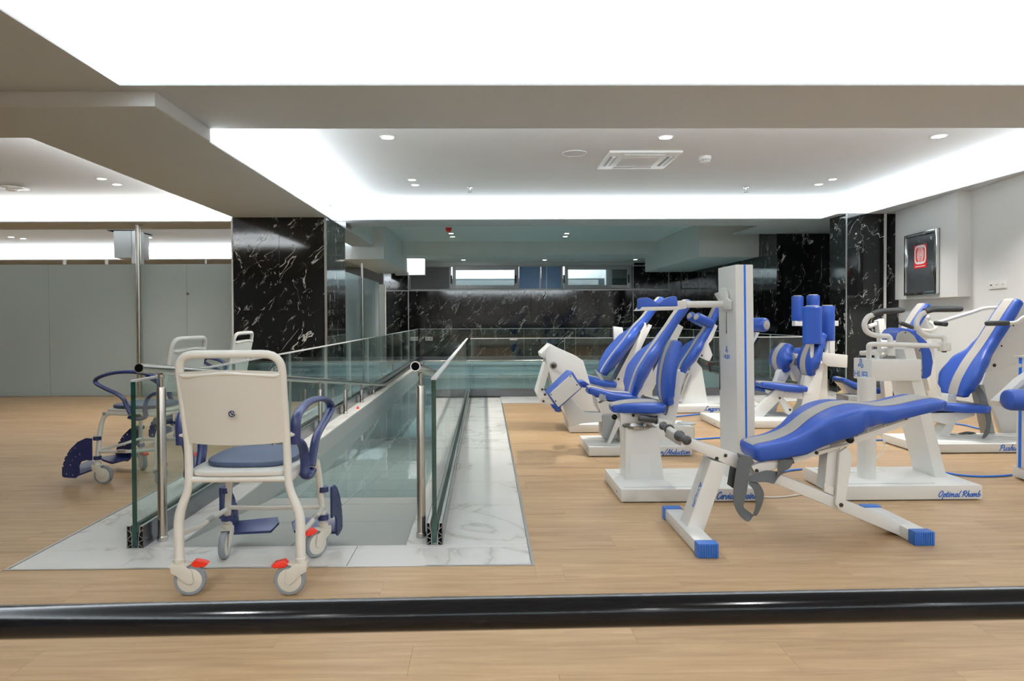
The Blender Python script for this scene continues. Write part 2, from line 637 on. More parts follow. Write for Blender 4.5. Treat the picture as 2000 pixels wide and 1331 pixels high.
def pad(name, front, widths, thicks, parent, facing, across=(0, 1, 0), stripe=0.0, m=None, ex=3.4, label=None, sub=5, stripe_range=(0.02, 0.98), swid=None, wing=None):
    """upholstered pad: `front` is the centre line of its front surface, `facing` the rough front normal"""
    m = m or blue
    sp = smooth_path(front, sub)
    n = len(sp)
    ws = lerp_list(widths, n)
    ts = lerp_list(thicks if isinstance(thicks, (list, tuple)) else [thicks, thicks], n)
    across, facing = Vector(across).normalized(), Vector(facing)
    fr = []
    for i in range(n):
        t = (sp[min(i + 1, n - 1)] - sp[max(i - 1, 0)]).normalized()
        nn = across.cross(t).normalized()
        if nn.dot(facing) < 0:
            nn = -nn
        fr.append((sp[i], t, nn, ws[i], ts[i]))
    wg = lerp_list(wing, n) if wing else [0.0] * n
    wg = [wg[0]] * 3 + wg + [wg[-1]] * 3
    # rounded ends: extra sections that shrink
    secs = []
    p, t, nn, w, th = fr[0]
    for k in (0.0, 0.35, 0.7):
        c = math.sqrt(max(0.0, 1 - (1 - k) ** 2))
        e = min(w, th) * 0.35
        secs.append((p - t * e * (1 - k) - nn * (th * 0.5 * (1 - (0.55 + 0.45 * c))), nn, w * (0.8 + 0.2 * c), th * (0.55 + 0.45 * c)))
    for p, t, nn, w, th in fr:
        secs.append((p, nn, w, th))
    p, t, nn, w, th = fr[-1]
    for k in (0.7, 0.35, 0.0):
        c = math.sqrt(max(0.0, 1 - (1 - k) ** 2))
        e = min(w, th) * 0.35
        secs.append((p + t * e * (1 - k) - nn * (th * 0.5 * (1 - (0.55 + 0.45 * c))), nn, w * (0.8 + 0.2 * c), th * (0.55 + 0.45 * c)))
    seg = 28
    v, f = [], []
    for si, (p, nn, w, th) in enumerate(secs):
        c = p - nn * th / 2
        for k in range(seg):
            a = 2 * math.pi * k / seg
            ca, sa = math.cos(a), math.sin(a)
            x = math.copysign(abs(ca) ** (2 / ex), ca) * w / 2
            y = math.copysign(abs(sa) ** (2 / ex), sa) * th / 2
            v.append(c + across * x + nn * (y + wg[si] * (2 * x / w) ** 2))
    N = len(secs)
    for i in range(N - 1):
        for k in range(seg):
            k2 = (k + 1) % seg
            f.append((i * seg + k, i * seg + k2, (i + 1) * seg + k2, (i + 1) * seg + k))
    f.append(tuple(range(seg))[::-1])
    f.append(tuple((N - 1) * seg + k for k in range(seg)))
    o = mesh(name, v, f, m, parent, smooth=50, label=label)
    if stripe:
        i0, i1 = int(stripe_range[0] * (N - 1)), int(round(stripe_range[1] * (N - 1)))
        sw = lerp_list(swid, N) if swid else [stripe] * N
        v, f = [], []
        q = 6
        for i in range(i0, i1 + 1):
            p, nn, w, th = secs[i]
            c = p - nn * th / 2
            hw = min(sw[i] / 2, w * 0.46)
            for lift in (0.0022, -0.004):
                for j in range(q + 1):
                    x = hw * (2 * j / q - 1)
                    y = th / 2 * (1 - min(0.999, abs(x) / (w / 2)) ** ex) ** (1 / ex)
                    v.append(c + across * x + nn * (y + lift + wg[i] * (2 * x / w) ** 2))
        row = 2 * (q + 1)
        M = i1 - i0 + 1
        for i in range(M - 1):
            for j in range(q):
                f.append((i * row + j, i * row + j + 1, (i + 1) * row + j + 1, (i + 1) * row + j))
            f.append((i * row, (i + 1) * row, (i + 1) * row + q + 1, i * row + q + 1))
            f.append((i * row + q, i * row + row - 1, (i + 1) * row + row - 1, (i + 1) * row + q))
        f.append(tuple(range(0, q + 1)) + tuple(range(row - 1, q, -1)))
        b0 = (M - 1) * row
        f.append(tuple(b0 + j for j in range(q, -1, -1)) + tuple(b0 + j for j in range(q + 1, row)))
        mesh('stripe', v, f, mcream, o, smooth=50, label='cream centre stripe')
    return o


def slab(name, px, Y0, Y1, m, parent, bevel=0.004, **k):
    """plate or box whose near face was measured at depth Y0, running back to Y1"""
    poly = [at(x, y, Y0) for x, y in px]
    return G().prism(poly, (0, Y1 - Y0, 0)).out(name, m, parent, bevel=bevel, **k)


def bolts(pts, Y, parent, r=0.009, m=None, name='bolt'):
    for x, y in pts:
        p = at(x, y, Y)
        G().lathe(p + Vector((0, 0.006, 0)), (0, -1, 0), [(0, r), (0.009, r), (0.012, r * 0.7)], 10).out(name, m or bolt_m, parent)


def ribbon(name, pts, wvecs, m, parent, th=0.003, n=6, **k):
    """strap: path points with a half-width vector each"""
    P = smooth_path(pts, n)
    Wv = smooth_path(wvecs, n)
    v, f = [], []
    for i, (p, w) in enumerate(zip(P, Wv)):
        t = (P[min(i + 1, len(P) - 1)] - P[max(i - 1, 0)])
        nn = t.cross(w)
        nn = nn.normalized() * th / 2 if nn.length > 1e-9 else Vector((0, th / 2, 0))
        v += [p - w + nn, p + w + nn, p + w - nn, p - w - nn]
    for i in range(len(P) - 1):
        for a in range(4):
            b = (a + 1) % 4
            f.append((i * 4 + a, i * 4 + b, i * 4 + 4 + b, i * 4 + 4 + a))
    f.append((3, 2, 1, 0))
    e = (len(P) - 1) * 4
    f.append((e, e + 1, e + 2, e + 3))
    return mesh(name, v, f, m, parent, smooth=60, **k)


def lettering(txt, size, p0, xd, yd, parent, m=None, shear=0.0, name='lettering', bold=0.0, width=None):
    """flat print: glyph meshes laid on a surface"""
    c = bpy.data.curves.new('glyphs', 'FONT')
    c.body = txt
    c.size = size
    c.shear = shear
    c.offset = bold
    c.extrude = 0.0006
    c.resolution_u = 3
    tmp = bpy.data.objects.new('glyphs', c)
    COL.objects.link(tmp)
    dg = bpy.context.evaluated_depsgraph_get()
    dg.update()
    me = bpy.data.meshes.new_from_object(tmp.evaluated_get(dg))
    xd, yd = Vector(xd).normalized(), Vector(yd).normalized()
    nd = xd.cross(yd)
    sx = 1.0
    if width:
        mx = max(v.co.x for v in me.vertices)
        sx = width / mx
    V = [Vector(p0) + xd * (v.co.x * sx) + yd * v.co.y + nd * (v.co.z + 0.0008) for v in me.vertices]
    F = [tuple(p.vertices) for p in me.polygons]
    bpy.data.objects.remove(tmp)
    bpy.data.curves.remove(c)
    bpy.data.meshes.remove(me)
    return mesh(name, V, F, m or bluetext, parent, smooth=0)


def strokes(name, lines, lw, p0, xd, yd, m, parent, th=0.001, closed=()):
    """drawn line work on a surface: 2D polylines in metres"""
    xd, yd = Vector(xd).normalized(), Vector(yd).normalized()
    nd = xd.cross(yd)
    g = G()
    cnt = 0
    for li, ln in enumerate(lines):
        pts = [Vector((a, b, 0)) for a, b in ln]
        for a, b in zip(pts[:-1], pts[1:]):
            d = b - a
            if d.length < 1e-7:
                continue
            d.normalize()
            a2, b2 = a - d * lw * 0.5, b + d * lw * 0.5
            s = Vector((-d.y, d.x, 0)) * lw / 2
            w3 = lambda q: Vector(p0) + xd * q.x + yd * q.y
            cnt += 1        # each stroke a hair higher than the last, so that no faces coincide
            g.prism([w3(a2 - s), w3(b2 - s), w3(b2 + s), w3(a2 + s)], nd * (th * (1 + 0.03 * (cnt % 29))))
    return g.out(name, m, parent, smooth=0)


def hur_mark(p0, xd, yd, s, parent, letters=True, beside=False):
    """maker's mark: outlined three-lobed figure above three square letters; s = letter height"""
    w, gp = s * 1.15, s * 0.45
    L = []
    x = 0
    L += [[(x, 0), (x, s)], [(x + w, 0), (x + w, s)], [(x, s / 2), (x + w, s / 2)]]
    x += w + gp
    L += [[(x, s), (x, 0), (x + w, 0), (x + w, s)]]
    x += w + gp
    L += [[(x, 0), (x, s), (x + w, s), (x + w, 0)], [(x, s * 0.42), (x + w, s * 0.42)]]
    if letters:
        strokes('lettering', L, s * 0.16, p0, xd, yd, bluetext, parent)
    cx, cy, k = (3 * w + 2 * gp) / 2, s * 2.6, s * 0.85
    if beside:
        cx, cy, k = -s * 1.15, s * 0.55, s * 0.62
    fig = [(-0.25, 1.3), (-0.35, 0.9), (-0.25, 0.5), (-0.3, 0.1), (-0.9, -0.35), (-1.05, -0.7), (-0.75, -0.85), (-0.4, -0.6), (-0.05, -0.35), (0.2, -0.9), (0.45, -1.2), (0.95, -0.9), (1.0, -0.5), (0.8, -0.35), (0.3, 0.1), (0.3, 0.5), (0.38, 0.9), (0.25, 1.3), (-0.25, 1.3)]
    strokes('emblem', [[(cx + a * k, cy + b * k * 0.8) for a, b in fig]], s * 0.14, p0, xd, yd, bluetext, parent)

SCRIPT = {
    'a': (.62, [[(.52, .42), (.30, .5), (.08, .28), (.12, .02), (.30, .02), (.50, .40)], [(.54, .5), (.46, .1), (.62, .06)]]),
    'b': (.56, [[(.30, 1.0), (.10, .45), (.12, .04), (.34, .04), (.48, .28), (.36, .48), (.16, .34)]]),
    'c': (.48, [[(.46, .40), (.32, .5), (.10, .26), (.16, .02), (.46, .10)]]),
    'd': (.64, [[(.50, .42), (.30, .5), (.08, .28), (.12, .02), (.30, .02), (.50, .40)], [(.66, 1.0), (.46, .1), (.62, .06)]]),
    'e': (.48, [[(.10, .22), (.42, .32), (.38, .5), (.18, .42), (.08, .16), (.22, .0), (.48, .12)]]),
    'g': (.60, [[(.52, .42), (.30, .5), (.08, .28), (.14, .04), (.32, .06), (.50, .40)], [(.54, .5), (.42, -.2), (.20, -.36), (.10, -.24), (.50, .02)]]),
    'h': (.62, [[(.34, 1.0), (.06, .0)], [(.12, .22), (.36, .5), (.48, .42), (.40, .06), (.60, .06)]]),
    'i': (.32, [[(.20, .5), (.10, .08), (.30, .06)], [(.26, .70), (.27, .74)]]),
    'l': (.34, [[(.40, 1.0), (.10, .12), (.16, .0), (.34, .08)]]),
    'm': (.92, [[(.14, .5), (.04, .0)], [(.10, .26), (.30, .5), (.40, .42), (.32, .0)], [(.38, .26), (.60, .5), (.70, .42), (.64, .06), (.90, .06)]]),
    'n': (.64, [[(.14, .5), (.04, .0)], [(.10, .26), (.34, .5), (.46, .42), (.40, .06), (.62, .06)]]),
    'o': (.54, [[(.32, .5), (.10, .30), (.14, .02), (.36, .04), (.46, .30), (.32, .5), (.54, .42)]]),
    'p': (.58, [[(.18, .5), (-.04, -.40)], [(.12, .30), (.36, .5), (.50, .34), (.38, .04), (.14, .06)]]),
    'r': (.46, [[(.14, .5), (.04, .0)], [(.10, .28), (.30, .5), (.44, .42)]]),
    's': (.44, [[(.40, .44), (.24, .5), (.16, .36), (.36, .18), (.26, .02), (.04, .06)]]),
    't': (.40, [[(.26, .85), (.10, .12), (.16, .0), (.40, .10)], [(.04, .54), (.42, .56)]]),
    'u': (.62, [[(.14, .5), (.06, .12), (.16, .02), (.32, .08), (.48, .40)], [(.52, .5), (.44, .08), (.62, .06)]]),
    'v': (.52, [[(.10, .46), (.16, .0), (.30, .10), (.46, .46), (.54, .42)]]),
    'w': (.70, [[(.10, .46), (.14, .0), (.36, .36), (.40, .0), (.66, .46)]]),
    'A': (.86, [[(.0, .0), (.20, .10), (.66, 1.0), (.70, .0)], [(.22, .34), (.78, .42)]]),
    'C': (.72, [[(.74, .80), (.66, .98), (.36, .88), (.08, .40), (.16, .02), (.42, .0), (.70, .20)]]),
    'L': (.66, [[(.62, .86), (.46, 1.0), (.34, .78), (.20, .16), (.04, .04), (.20, .10), (.64, .02)]]),
    'O': (.84, [[(.52, 1.0), (.18, .72), (.06, .30), (.22, .0), (.54, .14), (.76, .62), (.66, .94), (.44, .98)]]),
    'P': (.72, [[(.36, .96), (.10, .0)], [(.10, .78), (.46, 1.0), (.74, .82), (.60, .50), (.24, .44)]]),
    'R': (.84, [[(.36, .96), (.10, .0)], [(.06, .76), (.46, 1.0), (.76, .82), (.60, .52), (.28, .48), (.46, .30), (.78, .0)]]),
    'T': (.74, [[(.06, .82), (.20, .94), (.84, .96)], [(.50, .94), (.26, .0)]]),
    '/': (.50, [[(.62, 1.05), (.0, -.1)]]),
    ' ': (.42, []),
}


def script_text(txt, h, p0, xd, yd, parent, m=None, width=None, lw=0.145, slant=.22):
    """brush-script print laid on a surface; h = cap height"""
    lines, x = [], 0.0
    for ch in txt:
        adv, st = SCRIPT[ch]
        for ln in st:
            pts = smooth_path([(a, b, 0) for a, b in ln], 3) if len(ln) > 2 else [Vector((a, b, 0)) for a, b in ln]
            lines.append([(x + p.x + p.y * slant, p.y) for p in pts])
        x += adv
    sx = (width / x) if width else h
    strokes('lettering', [[(a * sx, b * h) for a, b in ln] for ln in lines], h * lw, p0, xd, yd, m or bluetext, parent, th=.0008)

# ================================================================== THE ROOM
def structure(name, g, m, parent=None, bevel=0.0, **k):
    return g.out(name, m, parent, bevel=bevel, kind='structure' if parent is None else None, **k)


def holed_slab(g, x0, x1, y0, y1, z0, z1, hx0, hx1, hy0, hy1):
    """slab with a rectangular opening, as four boxes"""
    if hy0 > y0: g.box((x0, y0, z0), (x1, hy0, z1))
    if hy1 < y1: g.box((x0, hy1, z0), (x1, y1, z1))
    if hx0 > x0: g.box((x0, max(y0, hy0), z0), (hx0, min(y1, hy1), z1))
    if hx1 < x1: g.box((hx1, max(y0, hy0), z0), (x1, min(y1, hy1), z1))
    return g


XL, XR, YF, YB = -15.0, 6.6, -6.6, 17.5
RAMP = (-1.50, -0.39, 3.20, 9.25)           # opening of the ramp in the floor
POOL = (-1.50, 4.36, 9.25, 16.25)           # opening of the pool
WATER = -0.165

# ---- floor: screed with the opening, planks on it
g = G()
zt, zb = -0.004, -0.12
g.box((XL, YF, zb), (XR, RAMP[2], zt))
o_ = 0.03
g.box((XL, RAMP[2], zb), (RAMP[0] - o_, YB, zt))
g.box((RAMP[1] + o_, RAMP[2], zb), (XR, RAMP[3] - o_, zt))
g.box((POOL[1] + o_, RAMP[3] - o_, zb), (XR, YB, zt))
g.box((POOL[0] - o_, POOL[3] + o_, zb), (POOL[1] + o_, YB, zt))
floor = structure('floor', g, dark)

MX0, MX1, MY0, MY1 = -2.10, 0.20, 2.93, 8.42    # outer edge of the white marble border


def plank_boxes():
    """every plank of the wood floor as (x0,x1,y0,y1)"""
    out = []
    r0, r1 = math.floor(YF / PLANK_W), math.ceil(YB / PLANK_W)
    for r in range(r0, r1):
        y0, y1 = r * PLANK_W, (r + 1) * PLANK_W
        off = ((r * 0.381966) % 1.0) * PLANK_L
        c0 = math.floor((XL + off) / PLANK_L)
        c1 = math.ceil((XR + off) / PLANK_L)
        for c in range(c0, c1):
            x0, x1 = c * PLANK_L - off, (c + 1) * PLANK_L - off
            x0, x1 = max(x0, XL), min(x1, XR)
            if x1 - x0 < 0.02: continue
            parts = [(x0, x1, max(y0, YF), min(y1, YB))]
            # cut away the marble border and the openings
            for (a, b, cc, d) in ((MX0 - 0.012, MX1 + 0.012, MY0 - 0.012, YB), (MX1 + 0.012 - 0.1, XR, MY1, YB)):
                nxt = []
                for (p0, p1, q0, q1) in parts:
                    if p1 <= a or p0 >= b or q1 <= cc or q0 >= d:
                        nxt.append((p0, p1, q0, q1)); continue
                    if p0 < a: nxt.append((p0, a, q0, q1))
                    if p1 > b: nxt.append((b, p1, q0, q1))
                    if q0 < cc: nxt.append((max(p0, a), min(p1, b), q0, cc))
                parts = nxt
            out += [p for p in parts if p[1] - p[0] > 0.015 and p[3] - p[2] > 0.01]
    return out


def plank_geo(g, p):
    e = 0.00012
    x0, x1, y0, y1 = p[0] + e, p[1] - e, p[2] + e, p[3] - e
    b = 0.0003
    v = [(x0, y0, -0.004), (x1, y0, -0.004), (x1, y1, -0.004), (x0, y1, -0.004),
         (x0 + b, y0 + b, 0), (x1 - b, y0 + b, 0), (x1 - b, y1 - b, 0), (x0 + b, y1 - b, 0)]
    g.add(v, [(0, 1, 5, 4), (1, 2, 6, 5), (2, 3, 7, 6), (3, 0, 4, 7), (4, 5, 6, 7)])


far = G()
n_single = 0
for p in plank_boxes():
    yc, xc = (p[2] + p[3]) / 2, (p[0] + p[1]) / 2
    if 1.75 < yc < 6.3 and p[1] > -0.80 * yc and p[0] < 0.86 * yc and n_single < 290:
        g = G(); plank_geo(g, p); g.out('plank', oak, floor, smooth=0); n_single += 1
    else:
        plank_geo(far, p)
far.out('planks_farther_off', oak, floor, smooth=0, kind='stuff')

# ---- white marble border: tiles, kerb faces, metal edge strip
border = thing('trim_1', None, None, (0, 0, 0), kind='structure')


def tile(a, b, m=wmarble, parent=border, name='tile', z=0.0):
    e = 0.0012
    G().box((a[0] + e, a[1] + e, z - 0.012), (b[0] - e, b[1] - e, z)).out(name, m, parent, bevel=0.001, bseg=1)


xs_front = [MX0, -1.62, -0.62, MX1]
for a, b in zip(xs_front[:-1], xs_front[1:]):
    tile((a, MY0), (b, 3.16))
tile((MX0, 3.16), (-1.62, RAMP[2])); tile((-1.62, 3.16), (-0.62, RAMP[2])); tile((-0.62, 3.16), (MX1, RAMP[2]))
y = RAMP[2]
while y < YB - 0.3:
    y2 = min(y + 1.2, YB - 0.05)
    tile((MX0, y), (RAMP[0], y2))
    if y < 8.3:
        y3 = min(y2, MY1 + 0.6)
        tile((RAMP[1], y), (MX1, y3))
    y = y2
x = -0.39
while x < 4.95:
    x2 = min(x + 1.2, 5.0)
    tile((max(x, MX1 if x < MX1 else x), MY1 + 0.0), (x2, 9.25)) if x2 > MX1 else None
    x = x2
for x in (-1.5, -0.3, 0.9, 2.1, 3.3):
    tile((x, POOL[3]), (x + 1.2, 16.9))
    tile((x, 16.9), (x + 1.2, YB - 0.02))
for y in (9.25, 10.45, 11.65, 12.85, 14.05, 15.25):
    tile((POOL[1], y), (5.0, y + 1.2))
for x in (5.0, 5.8):
    for y in (8.42, 9.42, 10.42):
        tile((x, y), (x + .8, y + 1.0), rampt)
# kerb faces down into the water
kerb = thing('trim_2', None, None, (0, 0, 0), kind='structure')
for (x0, x1) in ((RAMP[0] - 0.02, RAMP[0]), ):
    y = 3.2
    while y < 16.2:
        G().box((x0, y + .001, -1.05), (x1, min(y + 1.2, 16.25) - .001, -0.0125)).out('tile', kerbm, kerb)
        y += 1.2
y = 3.2
while y < 9.2:
    G().box((RAMP[1], y + .001, -1.05), (RAMP[1] + .02, min(y + 1.2, 9.25) - .001, -0.0125)).out('tile', kerbm, kerb)
    y += 1.2
x = -0.39
while x < 4.3:
    G().box((x + .001, 9.23, -1.05), (min(x + 1.2, 4.36) - .001, 9.25, -0.0125)).out('tile', kerbm, kerb)
    x += 1.2
x = -1.5
while x < 4.3:
    G().box((x + .001, 16.25, -1.05), (min(x + 1.2, 4.36) - .001, 16.27, -0.0125)).out('tile', poolt, kerb)
    x += 1.2
G().box((4.36, 9.25, -1.05), (4.38, 16.25, -0.0125)).out('pool_side', poolt, kerb)
# silver strip between marble and wood
g = G()
s = 0.012
g.box((MX0 - s, MY0 - s, -0.004), (MX1 + s, MY0, 0.003))
g.box((MX0 - s, MY0, -0.004), (MX0, YB - .1, 0.003))
g.box((MX1, MY0, -0.004), (MX1 + s, MY1 - s, 0.003))
g.box((MX1, MY1 - s, -0.004), (5.0, MY1, 0.003))
structure('trim_3', g, alu)

# ---- ramp and pool basin
basin = thing('pool_basin', None, None, (0, 0, 0), kind='structure')
SLOPE = 0.113
y = 3.2
k = 0
while y < 11.0:
    y2 = min(y + 0.6, 11.0)
    for (x0, x1) in ((-1.5, -0.945), (-0.945, -0.39)):
        z1, z2 = -SLOPE * (y - 3.2) - 0.002, -SLOPE * (y2 - 3.2) - 0.002
        e = 0.0015
        v = [(x0 + e, y + e, z1), (x1 - e, y + e, z1), (x1 - e, y2 - e, z2), (x0 + e, y2 - e, z2)]
        G().prism([Vector(q) for q in v], (0, 0, -0.02)).out('ramp_tile', rampt, basin)
    y = y2
g = G()
g.box((-1.5, 9.25, -1.07), (4.36, 16.25, -1.05))
g.box((-1.5, 3.2, -1.07), (-0.39, 9.25, -1.05))
g.out('basin_floor', poolt, basin)
wv = G()
wv.add([(-1.5, 3.2 - WATER / SLOPE, WATER), (-0.39, 3.2 - WATER / SLOPE, WATER), (-0.39, 9.25, WATER), (-1.5, 9.25, WATER)], [(0, 1, 2, 3)])
wv.add([(-1.5, 9.25, WATER), (4.36, 9.25, WATER), (4.36, 16.25, WATER), (-1.5, 16.25, WATER)], [(0, 1, 2, 3)])
wv.out('pool_water', water_m, None, smooth=0, kind='structure')

# ---- ceiling
ceil = structure('ceiling', G().box((XL, YF, 3.06), (XR, YB + 2, 3.12)), paint)


def cove(x0, x1, y0, y1, zs, zr, name, m=paint):
    """recess above an opening: set-back sides and top, plus the upturned lip of the opening"""
    o = 0.24
    g = G()
    t = 0.02
    g.box((x0 - o - t, y0 - o - t, zs + .012), (x0 - o, y1 + o + t, zr))
    g.box((x1 + o, y0 - o - t, zs + .012), (x1 + o + t, y1 + o + t, zr))
    g.box((x0 - o, y0 - o - t, zs + .012), (x1 + o, y0 - o, zr))
    g.box((x0 - o, y1 + o, zs + .012), (x1 + o, y1 + o + t, zr))
    g.out('cove_side', m, ceil)
    G().box((x0 - o - t, y0 - o - t, zr), (x1 + o + t, y1 + o + t, zr + .03)).out(name, m, ceil)

YBM = 4.17                     # front face of the dropped beam and left soffit
g = G()
x0, x1, y0, y1 = COVE1
holed_slab(g, XL, XR, YF, YBM, ZS, ZS + .012, x0, x1, y0, y1)
g.box((-2.05, YBM, ZS), (XR, COVE2[2], ZS + .012))
g.box((COVE2[1], COVE2[2], ZS), (XR, COVE2[3], ZS + .012))
g.box((-2.05, COVE2[3], ZS), (XR, 10.34, ZS + .012))
g.box((4.89, 9.17, ZS), (COVE2[1], COVE2[3], ZS + .012))
g.box((4.27, 10.34, ZS), (XR, 11.40, ZS + .012))
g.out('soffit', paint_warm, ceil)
cove(*COVE1, ZS, 2.80, 'recess_panel')
cove(COVE2[0] , COVE2[1], COVE2[2], COVE2[3], ZS, 2.75, 'recess_panel')
# left: dropped beam and soffit with its two coves
g = G()
holed_slab(g, XL, -2.05, YBM, COVE3[3], ZB, ZB + .012, COVE3[0], COVE3[1], COVE3[2], COVE3[3])
g.box((XL, COVE3[3], ZB), (-2.05, COVE4[2], ZB + .012))
holed_slab(g, XL, -2.05, COVE4[2], YB, ZB, ZB + .012, COVE4[0], COVE4[1], COVE4[2], COVE4[3])
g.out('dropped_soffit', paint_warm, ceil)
g = G()
g.box((XL, YBM - .02, ZB), (-2.03, YBM, ZS + .01))
g.box((-2.05, YBM, ZB), (-2.03, COVE2[2] + .01, ZS + .01))
g.box((-2.31, COVE2[2] - .26, ZB + .012), (-2.29, COVE2[3] + .26, ZS + .02))
g.box((-2.31, COVE2[2] - .26, ZB + .012), (-2.05, COVE2[2] - .24, ZS + .02))
g.box((-2.31, COVE2[3] + .24, ZB + .012), (-2.05, COVE2[3] + .26, ZS + .02))
g.out('beam_face', paint, ceil)
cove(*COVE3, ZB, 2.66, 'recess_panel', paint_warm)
cove(*COVE4, ZB, 2.66, 'recess_panel', paint)
# pool hall ceiling
g = G()
g.box((-2.07, 10.34, 2.80), (XR, 15.05, 2.83))
g.out('recess_panel', paint_pool, ceil)
g = G()
g.box((-2.07, 10.32, ZS + .01), (XR, 10.34, 2.8))
g.box((-2.07, 15.05, ZS), (XR, 15.07, 2.8))
g.box((-2.07, 15.07, ZS), (XR, 15.96, ZS + .012))
g.out('beam_face', paint_pool, ceil)
G().box((-2.6, 15.96, 2.53), (XR, YB, 2.56)).out('recess_panel', paint_pool, ceil)
G().box((-2.30, 10.34, ZB + .012), (-2.05, 15.05, 2.83)).out('beam_face', paint_pool, ceil)
G().box((-2.62, 12.3, 2.17), (-1.86, 16.3, 2.80)).out('dropped_box', paint_pool, ceil, bevel=.004)
G().box((-2.2, 16.3, 2.13), (-1.47, 16.55, 2.525)).out('lit_box', paint, ceil, bevel=.004)
G().box((3.90, 12.1, 2.17), (5.0, 16.2, 2.80)).out('dropped_box', paint_pool, ceil, bevel=.004)
G().box((4.4, 16.3, 2.2), (5.0, 16.55, 2.525)).out('lit_box', paint, ceil, bevel=.004)

# unseen downlights added above and behind the camera to light faces turned towards it
for (lx, ly) in ((-1.15, -0.5), (1.3, -0.5), (3.5, -0.5), (-1.15, -3.0), (1.3, -3.0), (3.5, -3.0)):
    p = Vector((lx, ly, 2.80))
    G().lathe(p, (0, 0, -1), [(-.002, .075), (.004, .075), (.006, .062)], 20).out('added_downlight_ring', sock, ceil)
    G().lathe(p, (0, 0, -1), [(.001, .058), (.0065, .058)], 20).out('added_downlight_diffuser', lamp, ceil)
    l = bpy.data.lights.new('downlight_lamp', 'AREA')
    l.shape = 'DISK'; l.size = .11; l.energy = 32; l.color = (.96, .975, 1); l.spread = 2.8
    o = bpy.data.objects.new('downlight_lamp', l)
    COL.objects.link(o); o.location = p - Vector((0, 0, .014))

# ---- walls
structure('wall_left', G().box((XL - .1, YF, 0), (XL, YB + 2, 3.1)), wallw)
structure('wall_front', G().box((XL, YF - .1, 0), (XR, YF, 3.1)), wallw)
G_r = G()
pr = [(5.37, YF), (5.37, 6.64), (5.77, 9.38), (6.6, 9.38), (6.6, YF)]
G_r.prism([Vector((a, b, 0.0)) for a, b in pr], (0, 0, 2.5))
wall_r = structure('wall_right', G_r, wallw)
structure('wall_right_outer', G().box((XR, YF, 0), (XR + .1, YB + 2, 3.1)), wallw)
bb = G()
bb.prism([Vector((a, b, 0.001)) for a, b in ((5.355, YF), (5.355, 6.64), (5.755, 9.38), (5.77, 9.38), (5.37, 6.64), (5.37, YF))], (0, 0, 0.075))
structure('baseboard_right', bb, sock)


def marble_panels(name, x0, x1, y, z0, z1, cw, parent, back=0.02, zsplit=(1.15,), sign=1):
    """black marble slabs on a wall face that looks towards -Y"""
    zs = [z0] + [z for z in zsplit if z0 < z < z1] + [z1]
    x = x0
    while x < x1 - 0.01:
        x2 = min(x + cw, x1)
        for a, b in zip(zs[:-1], zs[1:]):
            G().box((x + .001, y, a + .001), (x2 - .001, y + back, b - .001)).out(name, bmarble, parent, bevel=.001, bseg=1)
        x = x2


def marble_panels_y(name, x, y0, y1, z0, z1, cw, parent, th=0.02, zsplit=(1.15,)):
    zs = [z0] + [z for z in zsplit if z0 < z < z1] + [z1]
    y = y0
    while y < y1 - 0.01:
        y2 = min(y + cw, y1)
        for a, b in zip(zs[:-1], zs[1:]):
            G().box((x, y + .001, a + .001), (x + th, y2 - .001, b - .001)).out(name, bmarble, parent, bevel=.001, bseg=1)
        y = y2


# back wall: black marble up to the window band
wall_b = structure('wall_back', G().box((XL, YB, 0), (XR, YB + .05, 1.80)).box((XL, YB, 1.8), (-4.2, YB + .05, 2.45)).box((3.9, YB, 1.8), (XR, YB + .05, 2.45)), dark)
G().box((XL, YB - .012, 2.445), (XR, YB + .05, 3.06)).out('head_strip', paint, wall_b)
marble_panels('marble_slab', -5.4, 5.0, YB - .02, 0.0, 1.80, 0.6, wall_b)
marble_panels('marble_slab', -2.64, -2.02, YB - .06, 1.80, 2.45, 0.62, wall_b, back=.06)
marble_panels('marble_slab', 3.92, 5.0, YB - .02, 1.80, 2.5, 0.6, wall_b)
G().box((-2.66, YB - .07, 0), (-2.64, YB - .055, 2.45)).out('corner_strip', alu, wall_b)
G().box((-2.02, YB - .07, 0), (-2.00, YB - .055, 2.45)).out('corner_strip', alu, wall_b)
G().box((3.885, YB - .03, 0), (3.90, YB - .018, 2.5)).out('corner_strip', alu, wall_b)
# window band
win = thing('window_1', None, None, (0, 0, 0), kind='structure')
YW = YB - 0.01
zb, ztp = 1.805, 2.44
bx = lambda x: at(x, 540, YW).x
bz = lambda y: at(1000, y, YW).z


def frame_rect(g, x0, x1, z0, z1, w, y0, y1):
    g.box((x0, y0, z0), (x0 + w, y1, z1)); g.box((x1 - w, y0, z0), (x1, y1, z1))
    g.box((x0 + w, y0, z0), (x1 - w, y1, z0 + w)); g.box((x0 + w, y0, z1 - w), (x1 - w, y1, z1))
    return g


